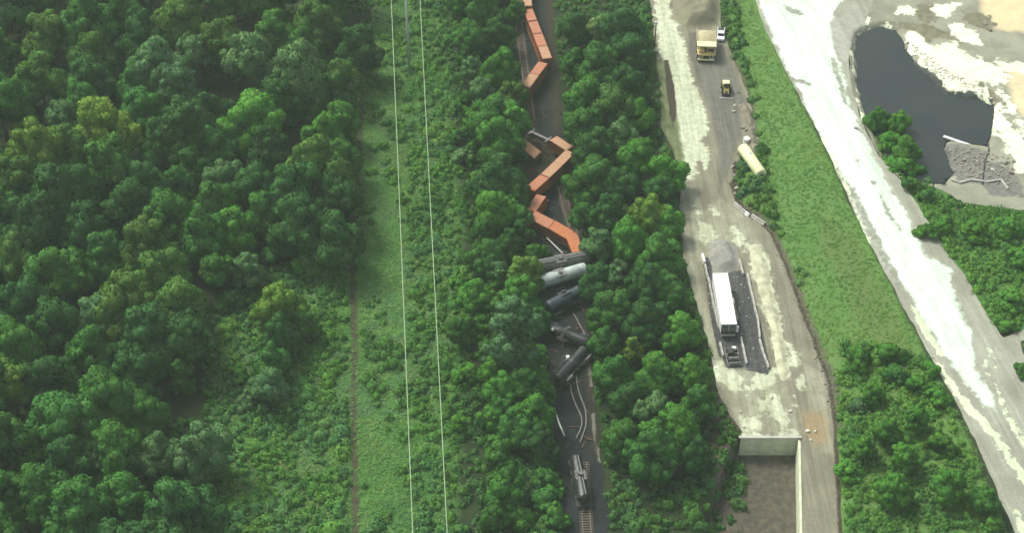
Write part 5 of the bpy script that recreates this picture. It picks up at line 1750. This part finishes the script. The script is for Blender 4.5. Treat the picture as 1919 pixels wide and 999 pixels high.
# concrete blocks at the corner of the lower yard
for p, q, lab, mm, hh in (((1376, 380), (1396, 396), 'longer weathered concrete block at the upper left of the row', 'concrete', 0.8), ((1397, 397), (1404, 402), 'short whitewashed block between the two long concrete blocks', 'white', 0.8), ((1409, 402), (1433, 418), 'pale concrete block at the lower right of the row', 'concrete', 0.8)):
    c, yaw, L = frame_at(p, q, 0.6)
    bl = MB().prism([(-0.42, 0), (-0.42, 0.15), (-0.22, 0.4), (-0.15, hh), (0.15, hh), (0.22, 0.4), (0.42, 0.15), (0.42, 0)], -L / 2, L / 2, 'x').build('concrete_barrier', M[mm])
    bl.location = c
    bl.rotation_euler = (0, 0, yaw)
    tag(bl, lab, 'barrier', 'concrete blocks at the yard corner')

# white trailer with its bay
zt = YZ + 3.95
a, b, L, yaw = line_at((1349.5, 512), (1366.5, 608), zt)
c = (a + b) / 2
tl = empty('box_trailer', (c.x, c.y, YZ + 0.07), (0, 0, yaw))
W2, Zt = 3.3, 3.88
MB().box((0, 0, (1.15 + Zt) / 2), (L, W2 - 0.08, Zt - 1.15), 0.04).build('box_body', M['white'], tl)
rf_ = MB().box((0, 0, Zt + 0.0), (L + 0.04, W2, 0.08), 0.03)
for k in range(9):
    rf_.box((-L / 2 + 0.8 + k * (L - 1.6) / 8, 0, Zt + 0.055), (0.10, W2 - 0.3, 0.03))
rf_.build('roof', M['white'], tl)
for s in (-1, 1):
    MB().box((0, s * W2 / 2, 1.2), (L - 0.1, 0.08, 0.2)).build('side_rail', M['steel'], tl)
    for k in range(7):
        MB().box((-L / 2 + 0.9 + k * (L - 1.8) / 6, s * (W2 / 2 - 0.02), 2.5), (0.07, 0.06, 2.3)).build('side_post', M['offwhite'], tl)
    d = MB().box((L / 2 + 0.02, s * W2 / 4, 2.75), (0.07, W2 / 2 - 0.1, 2.0), 0.02).build('rear_door', M['grey_machine'], tl)
    MB().tube([(L / 2 + 0.09, s * 0.35, 1.8), (L / 2 + 0.09, s * 0.35, 3.7)], 0.04, 6).build('lock_rod', M['dark_steel'], d)
    MB().box((L / 2 + 0.07, s * 0.9, 3.3), (0.05, 0.5, 0.4)).build('vent', M['dark_steel'], d)
MB().box((L / 2 + 0.15, 0, 1.62), (0.3, W2 - 0.1, 0.24), 0.03).build('rear_sill', M['dark_steel'], tl)
MB().box((L / 2 + 0.32, 0, 1.02), (0.35, W2 - 0.3, 0.22), 0.03).build('bumper', M['concrete'], tl)
MB().box((L / 2 - 0.3, W2 / 2 + 0.25, 2.2), (0.5, 0.5, 1.5), 0.05).build('side_box', M['white'], tl)
MB().box((0.2, W2 / 2 + 0.2, 3.2), (1.6, 0.4, 0.5), 0.05).build('side_unit', M['offwhite'], tl)
MB().box((0, 0, 0.95), (L - 0.6, 1.0, 0.3)).build('chassis', M['dark_steel'], tl)
for x in (L / 2 - 2, L / 2 - 3.3, -L / 2 + 1.5):
    for s in (-1, 1):
        wheel(tl, x, s * (W2 / 2 - 0.3), 0.5, 0.5, 'steel')
tag(tl, 'large white box trailer standing between the low walls in the yard', 'trailer')


def low_wall(px, label, w=0.38, h=0.85, m='concrete'):
    root = empty('low_wall', (0, 0, 0))
    first = None
    for k in range(len(px) - 1):
        x0, y0, g0 = [float(v) for v in on_ground(px[k][0], px[k][1], h)]
        x1, y1, g1 = [float(v) for v in on_ground(px[k + 1][0], px[k + 1][1], h)]
        if first is None:
            first = (x0, y0, g0)
            root.location = first
        L_ = math.hypot(x1 - x0, y1 - y0)
        n = max(1, round(L_ / 2.4))
        for j in range(n):
            t = (j + .5) / n
            o = MB().box((0, 0, h / 2 - 0.05), (L_ / n - 0.08, w, h + random.uniform(-.08, .08)), 0.05).build('block', M[m], root)
            o.location = (x0 + (x1 - x0) * t - first[0] + random.uniform(-.05, .05), y0 + (y1 - y0) * t - first[1], g0 - first[2] + 0.05)
            o.rotation_euler = (0, 0, math.atan2(y1 - y0, x1 - x0) + random.uniform(-.03, .03))
    tag(root, label, 'wall', 'low block walls round the trailer')


low_wall([(1316, 474), (1321, 490)], 'short white wall end at the upper left corner of the trailer bay', 0.5, 1.1, 'white')
low_wall([(1321, 494), (1330, 530), (1340, 578), (1348, 612)], 'long low block wall left of the white trailer')
low_wall([(1349, 640), (1356, 666)], 'short low wall left of the grey machinery below the trailer')
low_wall([(1385, 484), (1394, 512)], 'short low wall right of the grey gravel heap')
low_wall([(1401, 511), (1412, 560), (1421, 600), (1425, 632)], 'long pale block wall on the right side of the dark mat')
low_wall([(1424, 634), (1432, 662), (1441, 688)], 'lower block wall ending the right side of the dark mat')
low_wall([(1389, 630), (1394, 655), (1400, 680)], 'pale block wall between the grey machinery and the dark mat')

# machinery in front of the trailer
c, yaw, L = frame_at((1368, 648), (1378, 690), 0.5)
mc = empty('machinery_skid', c, (0, 0, yaw))
fr = MB()
for s in (-1, 1):
    fr.box((0, s * 1.35, 0.35), (5.4, 0.22, 0.3))
for x in (-2.5, -0.9, 0.9, 2.5):
    fr.box((x, 0, 0.36), (0.2, 2.6, 0.24))
fr.build('skid_frame', M['grey_machine'], mc)
en = MB().box((-0.9, -0.3, 1.0), (1.6, 1.2, 0.9), 0.12).build('engine_block', M['dark_steel'], mc)
MB().tube([(-0.9, 0.1, 1.4), (-0.9, 0.1, 2.0)], 0.09, 8).build('exhaust', M['steel'], en)
MB().tube([(1.0, -1.1, 0.9), (1.0, 1.1, 0.9)], 0.42, 16).build('roller', M['steel'], mc)
MB().tube([(2.2, -1.2, 0.75), (2.2, 1.2, 0.75)], 0.26, 14).build('roller', M['steel'], mc)
MB().box((-2.1, 0.6, 0.8), (0.8, 0.9, 0.6), 0.06).build('control_box', M['offwhite'], mc)
MB().prism([(-0.1, 0.5), (0.2, 1.3), (0.4, 1.3), (0.7, 0.5)], -1.3, -1.1).build('side_plate', M['grey_machine'], mc)
MB().prism([(-0.1, 0.5), (0.2, 1.3), (0.4, 1.3), (0.7, 0.5)], 1.1, 1.3).build('side_plate', M['grey_machine'], mc)
tag(mc, 'grey machinery on a steel skid in the dark strip below the white trailer', 'machinery')

# retaining wall of the bay at the near end of the yard
rw = empty('retaining_wall', (*unproj(1443, 822, YZ), YZ))
ox, oy = rw.location.x, rw.location.y


def wall_run(p, q, n, name='wall_panel', th=0.45, top=0.22, bot=-5.2):
    x0, y0 = [float(v) for v in unproj(p[0], p[1], YZ)]
    x1, y1 = [float(v) for v in unproj(q[0], q[1], YZ)]
    L_ = math.hypot(x1 - x0, y1 - y0)
    for j in range(n):
        t = (j + .5) / n
        o = MB().box((0, 0, (top + bot) / 2), (L_ / n - 0.03, th, top - bot), 0.03).build(name, M['wall_concrete'], rw)
        o.location = (x0 + (x1 - x0) * t - ox, y0 + (y1 - y0) * t - oy, 0)
        o.rotation_euler = (0, 0, math.atan2(y1 - y0, x1 - x0))


wall_run((1388, 821), (1499, 821), 2)
cp = MB().box((0, 0.05, 0.3), (12.4, 0.62, 0.14), 0.02).build('coping', M['concrete'], rw)
wall_run((1498, 826), (1503, 1100), 8)
x_, y_ = [float(v) for v in unproj(1499, 824, YZ)]
MB().box((x_ - ox - 0.1, y_ - oy - 0.45, -2.2), (0.22, 0.22, 5.2)).build('steel_post', M['dark_steel'], rw)
tag(rw, 'stained concrete retaining wall of the sunken bay at the near end of the yard', 'retaining wall')

# lamp pole on the left side of the pale track
x_, y_, g_ = [float(v) for v in on_ground(1226, 97)]
lp = empty('lamp_pole', (x_, y_, g_))
MB().tube([(0, 0, 0), (0.0, 0, 9.3)], [0.17, 0.12], 10).build('pole_shaft', M['dark_steel'], lp)
MB().box((0.1, 0, 9.3), (1.0, 0.35, 0.22), 0.05).build('lamp_head', M['white'], lp)
MB().box((0, 0, 0.45), (1.1, 0.8, 0.9), 0.05).build('base_box', M['offwhite'], lp)
MB().box((0.9, -0.3, 0.3), (0.4, 0.4, 0.7), 0.05).build('base_box', M['offwhite'], lp)
tag(lp, 'thin lamp pole with white head and foot boxes left of the pale track', 'lamp pole')

# the weir, walls and cable by the pond
c, yaw, L = frame_at((1766, 263), (1851, 276), 0.5)
wr = empty('concrete_weir', c, (0, 0, yaw))
for k in range(4):
    MB().box((-L / 2 + (k + .5) * L / 4, 0, 0.55 - 0.03 * (k % 2)), (L / 4 - 0.05, 0.75, 0.4), 0.05).build('beam', M['white'], wr)
for k in range(5):
    MB().box((-L / 2 + 0.3 + k * (L - 0.6) / 4, 0.0, 0.1), (0.3, 0.5, 1.0), 0).build('pier', M['wall_concrete'], wr)
tag(wr, 'long white concrete beam across the lower end of the dark pond', 'weir')


def curb(px, label, w=0.4, h=0.5, m='concrete'):
    root = empty('curb', (0, 0, 0))
    for k in range(len(px) - 1):
        c, yaw, L_ = frame_at(px[k], px[k + 1], h)
        if k == 0:
            root.location = c
            c0 = c
        o = MB().box((0, 0, h / 2), (L_ + w * .5, w, h), 0.04).build('curb_block', M[m], root)
        o.location = c - c0 + Vector((0, 0, 0.006 * k))
        o.rotation_euler = (0, 0, yaw)
    tag(root, label, 'curb')


curb([(1784, 336), (1800, 341), (1818, 336)], 'pale bent curb at the lower left of the ruined slab')
curb([(1820, 336), (1850, 339), (1876, 336), (1889, 352)], 'white curb with a hooked end at the lower right of the slab')
cb_ = MB()
P = []
for px, py in ((1850, 262), (1853, 280), (1846, 300), (1843, 320), (1841, 345)):
    x, y, g = [float(v) for v in on_ground(px, py, 0.2)]
    P.append((x, y, g + 0.25))
cb_.tube(P, 0.17, 8)
tag(cb_.build('cable', M['dark_steel'], None, True), 'thick black cable running down from the weir across the slab', 'cable')

def litter(name, label, n, poly, size, mats, seed, zoff=0.06, plank=False):
    rng = random.Random(seed)
    P = gpoly(poly)
    xs_, ys_ = [p[0] for p in P], [p[1] for p in P]
    mb = MB()
    k = 0
    for _ in range(n * 30):
        if k >= n:
            break
        x, y = rng.uniform(min(xs_), max(xs_)), rng.uniform(min(ys_), max(ys_))
        if float(sdf(np.array([x]), np.array([y]), P)[0]) < 0:
            continue
        k += 1
        z = gz(x, y) + zoff
        q = size * rng.uniform(0.4, 1.0) ** 2 * 1.6
        if plank:
            mb.box((x, y, z + 0.12), (1.3 + q * 1.6, 0.24, 0.16), 0, rng.uniform(0, pi), rng.uniform(-.06, .06))
        else:
            v = [tuple(Vector((x, y, z)) + Vector((p[0] * q * rng.uniform(.7, 1.2), p[1] * q * rng.uniform(.7, 1.2), p[2] * q * rng.uniform(.5, 1.0)))) for p in ((-1, -.6, -.2), (.9, -.8, -.2), (1, .7, -.2), (-.7, .9, -.2), (-.5, -.3, .8), (.5, -.4, .7), (.4, .5, .8), (-.4, .4, .6))]
            mb.add(v, [(3, 2, 1, 0), (4, 5, 6, 7), (0, 1, 5, 4), (1, 2, 6, 5), (2, 3, 7, 6), (3, 0, 4, 7)])
    tag(mb.build(name, mats), label, name.replace('_', ' '), kind='stuff')


litter('rubble', 'loose grey rubble strewn over the ruined slab below the pond', 260, [(1770, 278), (1848, 284), (1900, 300), (1910, 350), (1800, 340), (1778, 310)], 0.36, M['rock'], 1, 0.1)
litter('rubble', 'pale flakes and stones along the pond shore', 200, [(1694, 78), (1712, 100), (1760, 145), (1830, 172), (1868, 200), (1876, 190), (1830, 160), (1770, 130), (1720, 88)], 0.30, M['pale_rock'], 2, 0.1)
litter('rubble', 'loose stones along the eroded right rim of the yard', 160, [(1376, 300), (1392, 372), (1455, 436), (1500, 560), (1560, 720), (1572, 800), (1562, 800), (1545, 730), (1490, 570), (1445, 450), (1380, 385)], 0.24, M['rubble'], 3)
litter('rubble', 'small stones and lumps scattered round the trailer and its walls', 240, [(1305, 450), (1400, 440), (1480, 560), (1500, 800), (1395, 810), (1340, 690)], 0.15, M['pale_rock'], 4)
litter('loose_sleepers', 'dark broken sleepers thrown about the rail bed', 34, [(990, 180), (1045, 190), (1070, 400), (1100, 600), (1112, 850), (1060, 850), (1030, 660), (1010, 480), (992, 330)], 0.5, M['rust'], 5, 0.06, True)
litter('debris', 'dark torn metal and spilled lumps around the derailed wagons', 260, [(985, 200), (1050, 240), (1080, 420), (1105, 600), (1108, 740), (1040, 740), (1015, 560), (990, 400)], 0.30, M['rust'], 6)
#@@HAZE
hb = MB().box((6, 60, 121), (3700, 3700, 250))
hm = bpy.data.materials.new('haze')
hm.use_nodes = True
hm.node_tree.nodes.clear()
ho = hm.node_tree.nodes.new('ShaderNodeOutputMaterial')
hv = hm.node_tree.nodes.new('ShaderNodeVolumePrincipled')
hv.inputs['Color'].default_value = (0.80, 0.98, 0.82, 1)
hv.inputs['Density'].default_value = 0.00016
hv.inputs['Anisotropy'].default_value = 0.0
hm.node_tree.links.new(hv.outputs[0], ho.inputs['Volume'])
hz = tag(hb.build('haze', hm), kind='stuff')
